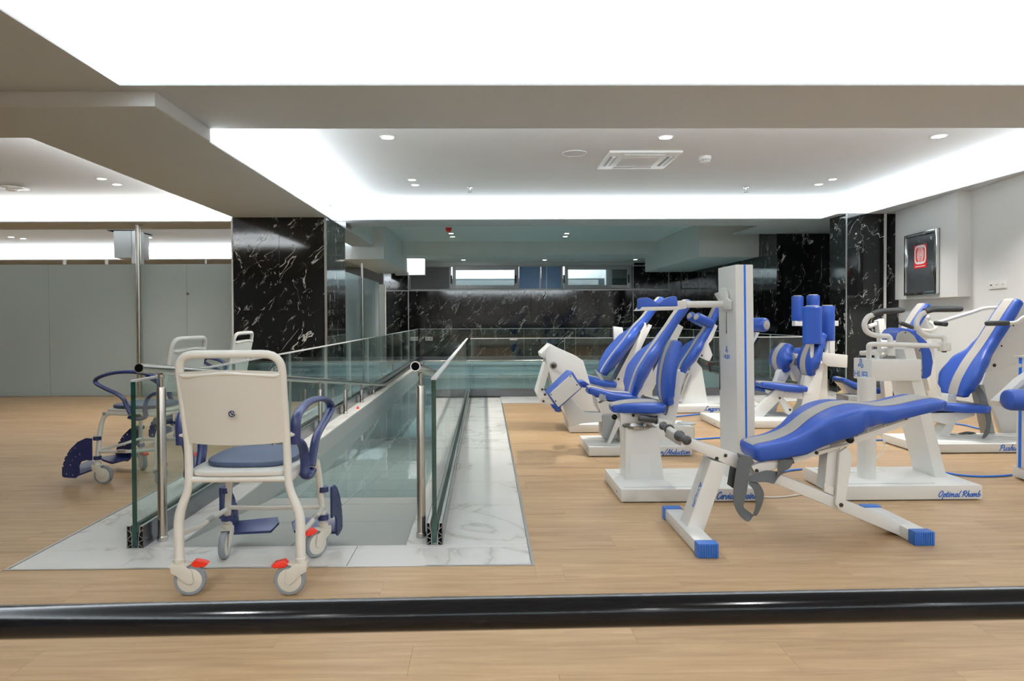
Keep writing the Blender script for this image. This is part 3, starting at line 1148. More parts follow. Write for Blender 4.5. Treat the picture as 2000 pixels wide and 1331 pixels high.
g = G()
frame_rect(g, -4.2, bx(1307), zb - .0, ztp, 0.03, YW - .02, YW + .05)
for px in (753, 800, 879, 1011, 1054, 1097, 1231):
    g.box((bx(px) - .02, YW - .02, zb), (bx(px) + .03, YW + .05, ztp))
g.out('window_frame', alu_win, win, bevel=.003)
G().box((-4.2, YB - .05, zb - .025), (bx(1307), YB + .02, zb)).out('window_sill', alu, win)
for a, b, mm, nm in ((-4.15, bx(752), greyp, 'blank_panel'), (bx(802), bx(878), greyp, 'blank_panel'), (bx(1234), bx(1305), greyp, 'blank_panel'),
                     (bx(1014), bx(1053), bluep, 'blue_film_pane'), (bx(1057), bx(1096), bluep, 'blue_film_pane')):
    G().box((a, YW + .015, zb + .03), (b, YW + .03, ztp - .03)).out(nm, mm, win)
for i, (p0, p1) in enumerate(((884, 1011), (1103, 1231))):
    x0, x1 = bx(p0), bx(p1)
    sash = frame_rect(G(), x0, x1, zb + .03, ztp - .03, 0.085, YW - .035, YW + .03).out('window_sash', alu_win, win, bevel=.004)
    G().box((x0 + .08, YW, zb + .11), (x1 - .08, YW + .008, ztp - .11)).out('pane', glass, sash)
    for hx in (p0 - 2, p1 - 4):
        G().box((bx(hx) - .02, YW - .06, bz(554)), (bx(hx) + .02, YW - .03, bz(538))).out('handle', black, sash, bevel=.008)
# light well behind the panes
g = G()
g.box((-4.2, YB + .9, 1.4), (XR, YB + .95, 3.0)); g.box((-4.2, YB + .05, 1.42), (XR, YB + .95, 1.45))
g.box((bx(1188), YB + .3, 1.5), (bx(1200), YB + .9, 3.0))
g.out('light_well', paint, win)
lw2 = G().box((-4.2, YB + .55, 1.5), (XR, YB + .6, 2.13)).out('parapet', mat('parapet_grey', (0.10, 0.135, 0.14), 0.6), win)

# ---- column clad in black marble
column = structure('column_1', G().box((-3.26, 8.74, 0), (-2.09, 9.88, ZB)), dark)
cx0, cx1 = -3.28, -2.09
marble_panels('marble_slab', cx0, -2.68, 8.72, 0, ZB, 0.6, column, zsplit=(1.2,))
marble_panels('marble_slab', -2.68, cx1, 8.72, 0, ZB, 0.6, column, zsplit=(1.2,))
marble_panels_y('marble_slab', -2.09, 8.72, 9.9, 0, ZB, 0.6, column, zsplit=(1.2,))
G().box((-2.095, 8.712, 0), (-2.065, 8.722, ZB)).out('corner_strip', alu, column)
G().box((cx0 - .02, 8.715, 0), (cx0, 8.9, ZB)).out('corner_strip', paint, column)

# ---- right marble wall and pilaster
wall_m = structure('wall_right_marble', G().box((5.02, 11.38, 0), (6.5, YB, 2.8)).box((5.02, 9.19, 0), (5.9, 9.6, 2.5)), dark)
marble_panels_y('marble_slab', 5.0, 9.17, 9.61, 0, 2.5, 0.9, wall_m, zsplit=(1.25,))
marble_panels_y('marble_slab', 5.0, 11.36, YB, 0, 2.8, 0.9, wall_m, zsplit=(1.25,))
marble_panels('marble_slab', 5.02, 6.5, 11.36, 0, 2.5, 0.75, wall_m, zsplit=(1.25,))
px1 = at(1727, 600, 9.17).x
marble_panels('marble_slab', 5.0, px1, 9.16, 0, 2.5, 1.0, wall_m, zsplit=(1.25,))
marble_panels('marble_slab', px1, 5.80, 9.17, 0, 2.5, 1.0, wall_m, zsplit=(1.25,))
G().box((4.99, 9.15, 0), (5.005, 9.165, 2.5)).out('corner_strip', alu, wall_m)
G().box((px1 - .015, 9.145, 0), (px1 + .015, 9.16, 2.5)).out('corner_strip', sock, wall_m)

# boxed-out white panel that holds the hose cabinet, on the angled right wall
A1 = fl(1748, 425, 2.5); A1 = Vector((5.77, 9.38, 0)); A0 = Vector((5.37, 6.64, 0))
wd = (A0 - A1).normalized()                 # along the wall towards the camera
wn = Vector((wd.y, -wd.x, 0))               # out of the wall, into the room
if wn.x > 0: wn = -wn


def on_wall(px, py, off=0.0):
    """point on the angled right wall (moved off it by `off`)"""
    r = ray(px, py)
    p0 = A1 + wn * off
    t = (p0 - CAMP).dot(wn) / r.dot(wn)
    return CAMP + r * t


OFF = 0.14
c0, c1 = on_wall(1748, 586, OFF), on_wall(1870, 580, OFF)
zlo = (c0.z + c1.z) / 2
g = G()
p = [Vector((c0.x, c0.y, zlo)), Vector((c1.x, c1.y, zlo))]
p += [p[1] - wn * (OFF + .02), p[0] - wn * (OFF + .02)]
g.prism(p, (0, 0, 2.5 - zlo))
g.out('boxed_panel', wallw, wall_r, bevel=.004)

# ================================================================== PARTITIONS, BALUSTRADES, RAILS
def tube_open(name, pts, r, m, parent, end_at_start=True, **k):
    """steel pipe with an open, hollow near end"""
    o = G().tube(pts, r, 20).out(name, m, parent, **k)
    if end_at_start:
        a, b = Vector(pts[0]), Vector(pts[1])
        d = (a - b).normalized()
        G().lathe(a, d, [(-0.004, r * 0.82), (0.0012, r * 0.82)], 20).out('hollow_end', hole, o)
        G().lathe(a, d, [(-0.01, r * 1.002), (0.0006, r * 1.002), (0.0006, r * 0.84)], 20).out('pipe_rim', alu, o)
    return o


def channel_profile(w, h):
    """2D line segments of the hollow aluminium shoe: (x0,z0,x1,z1)"""
    s = w / 2
    i0, i1 = s * 0.62, s * 0.42
    L = [(-s, 0, -s, h), (s, 0, s, h), (-s, 0, s, 0), (-s, h, -i0, h), (s, h, i0, h)]
    for k in (-1, 1):
        L += [(k * i0, h, k * i0, h * .78), (k * i0, h * .78, k * i1, h * .55), (k * i1, h * .55, k * i1, 0),
              (k * s, h * .85, k * i0, h * .72), (k * i1, h * .6, k * s, h * .42), (k * s, h * .38, k * i1, h * .25), (k * i1, h * .2, k * s, h * 0.02)]
    return L


def balustrade(name, label, p0, p1, height, pane_len, cap_end=False, group='glass balustrades round the pool'):
    """frameless glass balustrade in an aluminium shoe, from p0 to p1 on the floor"""
    p0, p1 = Vector(p0), Vector(p1)
    d = (p1 - p0); Ln = d.length; d.normalize()
    n = Vector((-d.y, d.x, 0))
    t = thing(name, label, 'balustrade', p0, group)
    w, h, th = 0.074, 0.105, 0.021
    # shoe: side walls dark anodised, inner ribs bright
    g = G()
    for k in (-1, 1):
        g.obox((p0 + p1) / 2 + n * (k * (w / 2 + .0012)) + Vector((0, 0, h / 2)), d * Ln / 2, n * .0014, Vector((0, 0, h / 2)))
    g.out('shoe_side', alu_dark, t)
    g = G()
    for x0, z0, x1, z1 in channel_profile(w, h):
        a, b = n * x0 + Vector((0, 0, z0)), n * x1 + Vector((0, 0, z1))
        dd = (b - a).normalized(); q = d.cross(dd) * .0011
        g.obox(p0 + d * (Ln / 2) + (a + b) / 2, d * (Ln / 2), (b - a) / 2, q)
    g.out('shoe_ribs', alu, t)
    s = 0.0
    first = True
    while s < Ln - 0.05:
        e = min(s + pane_len, Ln)
        if Ln - e < 0.35: e = Ln
        c = p0 + d * ((s + e) / 2) + Vector((0, 0, (height + .01) / 2))
        pn = G().obox(c, d * ((e - s) / 2 - .002), n * (th / 2), Vector((0, 0, (height - .01) / 2))).out('pane', glass, t, smooth=0)
        if first or s == 0.0:
            G().obox(p0 + Vector((0, 0, (height + .01) / 2)) - d * .0006, d * .0008, n * (th / 2 + .0004), Vector((0, 0, (height - .01) / 2))).out('polished_edge', glass_edge, pn, smooth=0)
            first = False
        else:
            G().obox(p0 + d * s + Vector((0, 0, height / 2 + .04)), d * .0015, n * (th / 2), Vector((0, 0, height / 2 - .04))).out('joint', capm, pn, smooth=0)
        s = e
    G().obox((p0 + p1) / 2 + Vector((0, 0, height + .004)), d * (Ln / 2), n * (th / 2 + .002), Vector((0, 0, .005))).out('cap_strip', capm, t)
    return t


GH = 0.797
pl = fl(258, 1070)
XG = -1.68
XGR = -0.25
balustrade('glass_balustrade', 'glass balustrade with dark shoe along the left side of the ramp', (XG, 3.19, 0), (XG, 16.62, 0), GH, 1.27)
balustrade('glass_balustrade', 'glass balustrade on the right of the ramp beside the white marble', (XGR, 3.20, 0), (XGR, 9.20, 0), GH, 1.30)
bx_ = balustrade('glass_balustrade', 'glass balustrade crossing behind the exercise machines, parallel to the windows', (XGR + .04, 9.16, 0), (4.47, 9.16, 0), GH, 1.30)
xc = at(1003, 660, 9.16).x
G().box((xc - .05, 9.16 - .02, GH - .02), (xc + .05, 9.16 + .02, GH + .012)).out('cap_connector', alu, bx_)
balustrade('glass_balustrade', 'farthest glass balustrade, under the window band behind the pool', (XG + .04, 16.62, 0), (4.47, 16.62, 0), GH, 1.30)
balustrade('glass_balustrade', 'glass balustrade at the right end of the pool, running to the back wall', (4.52, 9.20, 0), (4.52, 16.62, 0), GH, 1.30)

# handrails
RZ0 = 0.864
def rail_z(y):
    return RZ0 - SLOPE * (y - 3.15)
yl = 10.6
RR = 0.0235


def post(parent, x, y, r=0.0215):
    zt = rail_z(y) - RR
    g = G().lathe((x, y, 0), (0, 0, 1), [(0, r * 1.22), (.02, r * 1.22), (.024, r * 1.02), (.026, r), (zt - .07, r), (zt - .062, r * .85)], 18)
    p = g.out('post', steel, parent)
    G().lathe((x, y, zt - .064), (0, 0, 1), [(0, r * .42), (.045, r * .42), (.05, r * .6), (.064, r * .6)], 12).out('saddle', steel, p)


hl = thing('handrail', 'left stainless handrail that slopes down beside the ramp and wraps the pool', 'handrail', (-1.6, 3.3, 0))
pts = [(-1.605, 3.10, rail_z(3.10)), (-1.605, yl, rail_z(yl)), (-1.605, yl + .4, rail_z(yl) - .01), (-1.605, 16.0, .03), (-1.45, 16.14, .03), (4.25, 16.14, .03)]
tube_open('pipe', fillet(pts, 0.2, 4), RR, steel, hl)
for y in (3.3, 5.05, 6.45, 7.6, 8.6, 9.5):
    post(hl, -1.602, y)
for x in (-1.0, 0.4, 1.8, 3.2):
    G().box((x - .012, 16.14, .02), (x + .012, 16.27, .035)).out('bracket', steel, hl)
hr = thing('handrail', 'right stainless handrail with an open pipe end beside the glass pane', 'handrail', (-.325, 3.3, 0))
tube_open('pipe', [(-.325, 3.08, rail_z(3.08)), (-.325, 6.0, rail_z(6.0)), (-.325, 9.1, rail_z(9.1))], RR, steel, hr)
for y in (3.32, 5.2, 7.0, 8.6):
    post(hr, -.325, y)

# foreground rail
fr0, fr1 = at(0, 1216, 0.90), at(2000, 1178, 0.915)
dr = (fr1 - fr0)
a, b = fr0 - dr * 1.0, fr1 + dr * 1.0
t = thing('black_handrail', 'out-of-focus glossy black handrail across the bottom of the view', 'handrail', (0, .9, 0))
G().tube([a, fr0, fr1, b], 0.0218, 32).out('pipe', blackgloss, t)
for p in (a.lerp(b, .03), a.lerp(b, .97)):
    G().lathe((p.x, p.y, 0), (0, 0, 1), [(0, .045), (.012, .045), (.014, .016), (p.z - .01, .016)], 16).out('post', blackgloss, t)

# ---- frosted partition at the left, with its steel pole
part = structure('partition_left', G().box((XL, 9.455, .0), (-3.3, 9.485, .012)), alu)
yp = 9.47
px_ = [-14.9, -12.5, -10.0, -7.6, at(97, 640, yp).x, at(268, 640, yp).x - .01]
zt = at(150, 517, yp).z
for a, b in zip(px_[:-1], px_[1:]):
    G().box((a + .002, yp - .006, .012), (b - .002, yp + .006, zt)).out('frosted_pane', frost, part, smooth=0)
xs_ = [at(276, 640, yp).x, at(366, 640, yp).x, -3.29]
for a, b in zip(xs_[:-1], xs_[1:]):
    G().box((a + .002, yp - .006, .012), (b - .002, yp + .006, zt)).out('frosted_pane', frost, part, smooth=0)
for px in (121, 204, 400, 454):
    p = at(px, 515, yp)
    G().lathe((p.x, yp + .06, zt - .03), (0, 0, 1), [(0, .022), (.1, .022)], 14).out('pane_clamp', steel, part)
p = at(271, 600, 9.38)
pole = thing('steel_pole', 'brushed steel pole from floor to ceiling in front of the frosted partition', 'pole', (p.x, 9.38, 0))
G().lathe((p.x, 9.38, 0), (0, 0, 1), [(0, .05), (.012, .05), (.014, .034), (ZB - .014, .034), (ZB - .012, .06), (ZB, .06)], 20).out('tube', steel, pole)
p = at(367, 574, yp - .006)
G().lathe(p, (0, -1, 0), [(0, .02), (.012, .02), (.02, .012)], 12).out('knob', steel, part)

# frosted wall between column and pool hall
part2 = structure('partition_right', G().box((-2.09, 9.92, 0), (-2.05, 13.6, .01)), alu)
for a, b in ((9.92, 11.1), (11.12, 12.3), (12.32, 13.0)):
    G().box((-2.085, a + .002, .01), (-2.073, b - .002, 1.78)).out('frosted_pane', frost, part2, smooth=0)
G().box((-2.10, 13.2, 0), (-1.98, 13.32, 1.75)).out('door_jamb', sock, part2)
G().lathe((-2.04, 11.1, 0), (0, 0, 1), [(0, .02), (2.0, .02)], 14).out('pole', steel, part2)

# white duct box hanging behind the partition
p0, p1 = at(228, 456, 12.0), at(262, 505, 12.0)
t = thing('ventilation_duct', 'white duct box hanging from the ceiling behind the frosted partition', 'duct', (p0.x, 12.0, p1.z))
G().box((p0.x + .0, 11.9, p1.z), (p1.x + .02, 12.5, 2.659)).out('casing', ductm, t, bevel=.006)
G().box((p0.x - .09, 11.85, 2.652), (p1.x + .06, 12.55, 2.6595)).out('open_hatch', hole, t)
q0 = at(274, 505, 12.2)
G().box((q0.x, 11.9, p1.z - .1), (q0.x + .07, 12.2, 2.659)).out('riser', paint, t)

# ================================================================== CEILING FITTINGS
def downlight(px, py, z, label, r=0.045, w=6):
    p = fl(px, py, z)
    t = thing('downlight', label, 'ceiling light', p, 'recessed downlights')
    G().lathe(p, (0, 0, -1), [(-.002, r * 1.18), (.004, r * 1.18), (.005, r)], 20).out('trim_ring', sock, t)
    G().lathe(p, (0, 0, -1), [(0.001, r * .93), (.0062, r * .93)], 20).out('diffuser', lamp, t)
    l = bpy.data.lights.new('downlight_lamp', 'AREA')
    l.shape = 'DISK'; l.size = r * 1.6; l.energy = w; l.color = (1, .95, .86); l.spread = 2.0
    o = bpy.data.objects.new('downlight_lamp', l)
    COL.objects.link(o); o.parent = t; o.location = (0, 0, -.012)


ZR = 2.75
for px, py, s in ((757, 268, 'single downlight in the grey ceiling recess, left of the speaker disc'), (1300, 268, 'single downlight beside the square air conditioner vent'), (1833, 266, 'rightmost single downlight of the grey recess')):
    downlight(px, py, ZR, s, 0.062, 26)
for px, py, s in ((805, 351, 'upper of the paired downlights at the left of the far cove'), (811, 361, 'lower of the paired downlights at the left of the far cove'),
                  (1626, 350, 'upper of the paired downlights at the right of the far cove'), (1599, 360, 'lower of the paired downlights at the right of the far cove')):
    downlight(px, py, ZR, s, 0.045, 16)
for px, py, s in ((198, 349, 'left of two downlights in the warm left ceiling recess'), (228, 360, 'right of two downlights in the warm left ceiling recess')):
    downlight(px, py, 2.66, s, 0.045, 8)
for px, py, s in ((22, 463, 'left of two downlights behind the frosted partition, far left'), (45, 466, 'right of two downlights behind the frosted partition, far left'), (291, 464, 'downlight behind the frosted partition, right of the steel pole')):
    downlight(px, py, 2.66, s, 0.05, 8)
for px, py, s in ((881, 456, 'upper of two pool hall downlights below the red alarm'), (884, 462.5, 'lower of two pool hall downlights below the red alarm'),
                  (1107, 456, 'upper of the middle pair of pool hall downlights'), (1104, 462, 'lower of the middle pair of pool hall downlights'),
                  (1330, 458.5, 'upper of the right pair of pool hall downlights'), (1322, 462, 'lower of the right pair of pool hall downlights')):
    downlight(px, py, 2.8, s, 0.05, 26)
for px, py, s in ((905, 505, 'downlight over the left window'), (1064, 505, 'downlight over the mullion between the windows'), (1241, 504, 'downlight over the right window')):
    downlight(px, py + 3, 2.53, s, 0.055, 2.5)

p = fl(1122, 299, ZR)
t = thing('ceiling_speaker', 'round flat white speaker disc in the grey ceiling recess', 'speaker', p)
G().lathe(p, (0, 0, -1), [(-.002, .125), (.006, .125), (.009, .118), (.005, .113)], 36).out('rim', paint, t)
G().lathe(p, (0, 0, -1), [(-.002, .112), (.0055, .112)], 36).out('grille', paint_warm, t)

# square four-way air conditioner panel
a0, a1 = fl(1191, 294, ZR), fl(1334, 294, ZR)
a2 = fl(1168, 327, ZR)
xA, xB, yA, yB_ = a0.x, a1.x, a0.y, a2.y
t = thing('air_conditioner', 'square white air conditioner vent panel set in the grey ceiling recess', 'air conditioner', ((xA + xB) / 2, (yA + yB_) / 2, ZR))
wA, dA = xB - xA, yB_ - yA
G().box((xA, yA, ZR - .022), (xB, yB_, ZR + .001)).out('panel', sock, t, bevel=.006)
G().box((xA + .24 * wA, yA + .24 * dA, ZR - .029), (xB - .24 * wA, yB_ - .24 * dA, ZR - .0225)).out('intake_grille', paint, t, bevel=.004)
for (u0, v0, u1, v1) in ((.22, .05, .78, .15), (.22, .85, .78, .95), (.05, .22, .15, .78), (.85, .22, .95, .78)):
    s_ = G().box((xA + u0 * wA, yA + v0 * dA, ZR - .0245), (xA + u1 * wA, yA + v1 * dA, ZR - .0222)).out('outlet_slot', greypl, t)
    if u1 - u0 > .3:
        G().box((xA + u0 * wA, yA + (v0 + .03) * dA, ZR - .032), (xA + u1 * wA, yA + (v1 - .03) * dA, ZR - .0246)).out('flap', sock, s_, bevel=.002)
    else:
        G().box((xA + (u0 + .03) * wA, yA + v0 * dA, ZR - .032), (xA + (u1 - .03) * wA, yA + v1 * dA, ZR - .0246)).out('flap', sock, s_, bevel=.002)

p = fl(1377, 306, ZR)
t = thing('smoke_detector', 'round white smoke detector right of the air conditioner vent', 'smoke detector', p)
G().lathe(p, (0, 0, -1), [(-.001, .062), (.03, .06), (.034, .052)], 24).out('base', sock, t)
G().lathe(p, (0, 0, -1), [(.034, .044), (.05, .044)], 24).out('chamber', greypl, t)
for k in range(16):
    an = 2 * math.pi * k / 16
    G().obox(p + Vector((math.cos(an) * .047, math.sin(an) * .047, -.043)), (0.003 * math.cos(an), .003 * math.sin(an), 0), (-.003 * math.sin(an), .003 * math.cos(an), 0), (0, 0, .011)).out('fin', sock, t)
G().lathe(p, (0, 0, -1), [(.052, .05), (.058, .048), (.064, .03)], 24).out('cover', sock, t)
for px, py, s in ((918, 366, 'small steel sprinkler head near the left of the far cove'), (1457, 366, 'small steel sprinkler head near the right of the far cove')):
    p = fl(px, py, ZR)
    t = thing('sprinkler', s, 'sprinkler', p, 'ceiling sprinklers')
    G().lathe(p, (0, 0, -1), [(-.001, .032), (.004, .032), (.006, .012), (.03, .009)], 16).out('escutcheon', chrome, t)
    for k in (-1, 1):
        G().tube([p + Vector((k * .008, 0, -.028)), p + Vector((k * .016, 0, -.045)), p + Vector((k * .004, 0, -.064))], .003, 6).out('yoke_arm', chrome, t)
    G().lathe(p, (0, 0, -1), [(.064, .024), (.068, .024)], 14).out('deflector', chrome, t)
p = fl(24, 366, 2.66)
t = thing('smoke_detector', 'white ceiling sensor with square plate in the warm left recess', 'smoke detector', p)
G().lathe(p, (0, 0, -1), [(-.001, .12), (.012, .12), (.02, .1)], 28).out('base', sock, t)
G().lathe(p, (0, 0, -1), [(.02, .07), (.04, .06), (.05, .03)], 24).out('cover', sock, t)
G().box((p.x + .02, p.y - .1, p.z - .03), (p.x + .18, p.y + .04, p.z - .012)).out('side_plate', sock, t, bevel=.004)
p = fl(876, 443, 2.8) 
p = Vector((at(876, 446, 12.75).x, 12.75, 2.8))
t = thing('fire_alarm', 'red fire alarm sounder on the pool hall ceiling', 'fire alarm', p)
G().lathe(p, (0, 0, -1), [(-.001, .06), (.02, .06), (.025, .052), (.06, .05), (.075, .036), (.08, .02)], 20).out('sounder', red, t)
G().lathe(p, (0, 0, -1), [(-.0005, .065), (.008, .065)], 20).out('base_plate', red, t)
p = at(1300, 513, 17.2)
t = thing('security_camera', 'small dark dome camera at the right end of the window band', 'camera', (p.x, YB, p.z))
G().box((p.x - .05, 17.3, p.z - .03), (p.x + .05, YB - .018, p.z + .05)).out('bracket', greypl, t, bevel=.006)
G().ball((p.x, 17.27, p.z - .02), .06).out('dome', black, t)
# pull cord for the window over the mullion
p = at(1068, 520, 17.3); q = at(1067, 572, 17.3)
t = thing('pull_cord', 'thin pull cord with white grip hanging before the window mullion', 'cord', (p.x, 17.3, 2.53))
G().tube([(p.x, 17.3, 2.53), (q.x, 17.3, q.z)], .006, 6).out('cord', sock, t)
G().bar((q.x + .03, 17.3, q.z + .03), (q.x - .06, 17.3, q.z - .16), .05, .02).out('grip', sock, t, bevel=.006)
G().lathe((p.x, 17.3, 2.53), (0, 0, -1), [(0, .09), (.01, .09), (.015, .06)], 16).out('rose', sock, t)

# ================================================================== WALL FITTINGS
# hose cabinet on the boxed panel
cn = [on_wall(1772, 460, OFF), on_wall(1836, 447, OFF), on_wall(1836, 575, OFF), on_wall(1772, 578, OFF)]
zt_, zb_ = (cn[0].z + cn[1].z) / 2, (cn[2].z + cn[3].z) / 2
ca, cb = cn[0].copy(), cn[1].copy()
ca.z = cb.z = zb_
t = thing('hose_cabinet', 'steel fire hose cabinet with dark glass door and red spiral sticker', 'fire cabinet', ca)
U = (cb - ca); cw = U.length; U.normalize(); ch = zt_ - zb_
ZV = Vector((0, 0, 1))


def cab(u0, u1, v0, v1, n0, n1):
    c = ca + U * ((u0 + u1) / 2) + ZV * ((v0 + v1) / 2) + wn * ((n0 + n1) / 2)
    return G().obox(c, U * (u1 - u0) / 2, ZV * (v1 - v0) / 2, wn * (n1 - n0) / 2)


cab(0, cw, 0, ch, -.002, .018).out('backing', alu_dark, t)
g = G()
bw = .045
for (u0, u1, v0, v1) in ((0, bw, 0, ch), (cw - bw, cw, 0, ch), (bw, cw - bw, 0, bw), (bw, cw - bw, ch - bw, ch)):
    c = ca + U * ((u0 + u1) / 2) + ZV * ((v0 + v1) / 2) + wn * .02
    g.obox(c, U * (u1 - u0) / 2, ZV * (v1 - v0) / 2, wn * .022)
g.out('frame', chrome, t, bevel=.01)
door_m = mat('dark_mirror_glass', (0.05, 0.055, 0.06), 0.04, 0.0, 0.9)
dr_ = cab(bw, cw - bw, bw, ch - bw, .018, .024).out('door', door_m, t)
cab(cw - .11, cw - .085, ch * .3, ch * .44, .024, .045).out('handle', chrome, dr_, bevel=.006)
sp0 = ca + U * (cw * .30) + ZV * (ch * .43) + wn * .0245
sw, sh = cw * .38, ch * .37
cab(cw * .30, cw * .30 + sw, ch * .43, ch * .43 + sh, .0242, .0256).out('sticker', stickr, t)
pr0 = sp0 + wn * .0012
XD = U
spir = []
for k in range(90):
    an = k / 89 * 2 * math.pi * 4.2
    rr = sw * .28 * k / 89
    spir.append((sw / 2 + math.cos(an) * rr, sh * .58 + math.sin(an) * rr * 1.25))
spir.append((sw * .86, sh * .86))
strokes('spiral', [spir], sw * .035, pr0, XD, ZV, stickw, t, th=.0008)
ring = []
for k in range(41):
    an = 2 * math.pi * k / 40
    cx = math.copysign(abs(math.cos(an)) ** .5, math.cos(an)); cy = math.copysign(abs(math.sin(an)) ** .5, math.sin(an))
    ring.append((sw / 2 + cx * sw * .42, sh * .58 + cy * sh * .36))
strokes('lettering_band', [ring], sw * .09, pr0, XD, ZV, stickw, t, th=.0008)
g0 = []
for k in range(16):
    g0.append([(sw * (.12 + .048 * k), sh * .08), (sw * (.14 + .048 * k), sh * .08)])
strokes('small_print', g0, sh * .035, pr0, XD, ZV, stickw, t, th=.0008)
strokes('small_print', [[(0, 0), (.02, 0)], [(.0, .02), (.02, .02)]], .012, ca + U * (cw * .8) + ZV * (ch * .86) + wn * .0245, XD, ZV, stickw, t)

# triple socket on the right wall
s0, s1 = on_wall(1933, 558, 0), on_wall(1967, 555, 0)
zc, hh = (s0.z + s1.z) / 2, .042
t = thing('wall_socket', 'white triple wall socket on the right wall above the machines', 'socket', s0)
ul = (s1 - s0); ul.z = 0; sl = ul.length; ul.normalize()
for k in range(3):
    c = Vector((s0.x, s0.y, zc)) + ul * (sl * (k + .5) / 3) + wn * .006
    f = G().obox(c, ul * (sl / 6 - .001), ZV * hh, wn * .008).out('face_plate', sock, t, bevel=.003)
    for j in (-1, 1):
        G().lathe(c + wn * .0075 + ul * (.009 * j), wn, [(0, .005 if k else .008), (.0012, .005 if k else .008)], 10).out('contact_hole', bolt_m, f)
for px, py, s in ((808, 662, 'left white double socket low on the black marble back wall'), (838, 662, 'right white double socket low on the black marble back wall')):
    p = at(px, py, YB - .02)
    t = thing('wall_socket', s, 'socket', p, 'double sockets on the back wall')
    f = G().box((p.x - .095, YB - .034, p.z - .05), (p.x + .095, YB - .018, p.z + .05)).out('face_plate', sock, t, bevel=.004)
    for k in (-1, 1):
        G().lathe((p.x + k * .045, YB - .034, p.z), (0, -1, 0), [(0, .03), (.001, .03)], 16).out('socket_well', greypl, t)


# ================================================================== SHOWER CHAIRS
def holed_plate(outline, holes, th, to3, m, name, parent):
    """thin plate with round holes; to3 maps 2D + thickness coordinate to 3D"""
    pts = [Vector(p) for p in outline]
    edges = [(i, (i + 1) % len(pts)) for i in range(len(pts))]
    for (cx, cy, r) in holes:
        b = len(pts)
        for k in range(8):
            pts.append(Vector((cx + r * math.cos(k * math.pi / 4), cy + r * math.sin(k * math.pi / 4))))
        edges += [(b + k, b + (k + 1) % 8) for k in range(8)]
    vo, eo, fo = geometry.delaunay_2d_cdt(pts, edges, [], 1, 1e-6)[:3]
    F = []
    for f in fo:
        c = sum((vo[i] for i in f), Vector((0, 0))) / len(f)
        if not any((c - Vector((h[0], h[1]))).length < h[2] * .95 for h in holes):
            F.append(tuple(f))
    n = len(vo)
    V = [to3(p.x, p.y, 0) for p in vo] + [to3(p.x, p.y, th) for p in vo]
    faces = [tuple(reversed(f)) for f in F] + [tuple(i + n for i in f) for f in F]
    cnt = {}
    for f in F:
        for a, b in zip(f, f[1:] + f[:1]):
            cnt[(a, b)] = 1
    for (a, b) in cnt:
        if (b, a) not in cnt:
            faces.append((a, b, b + n, a + n))
    return mesh(name, V, faces, m, parent, smooth=30)


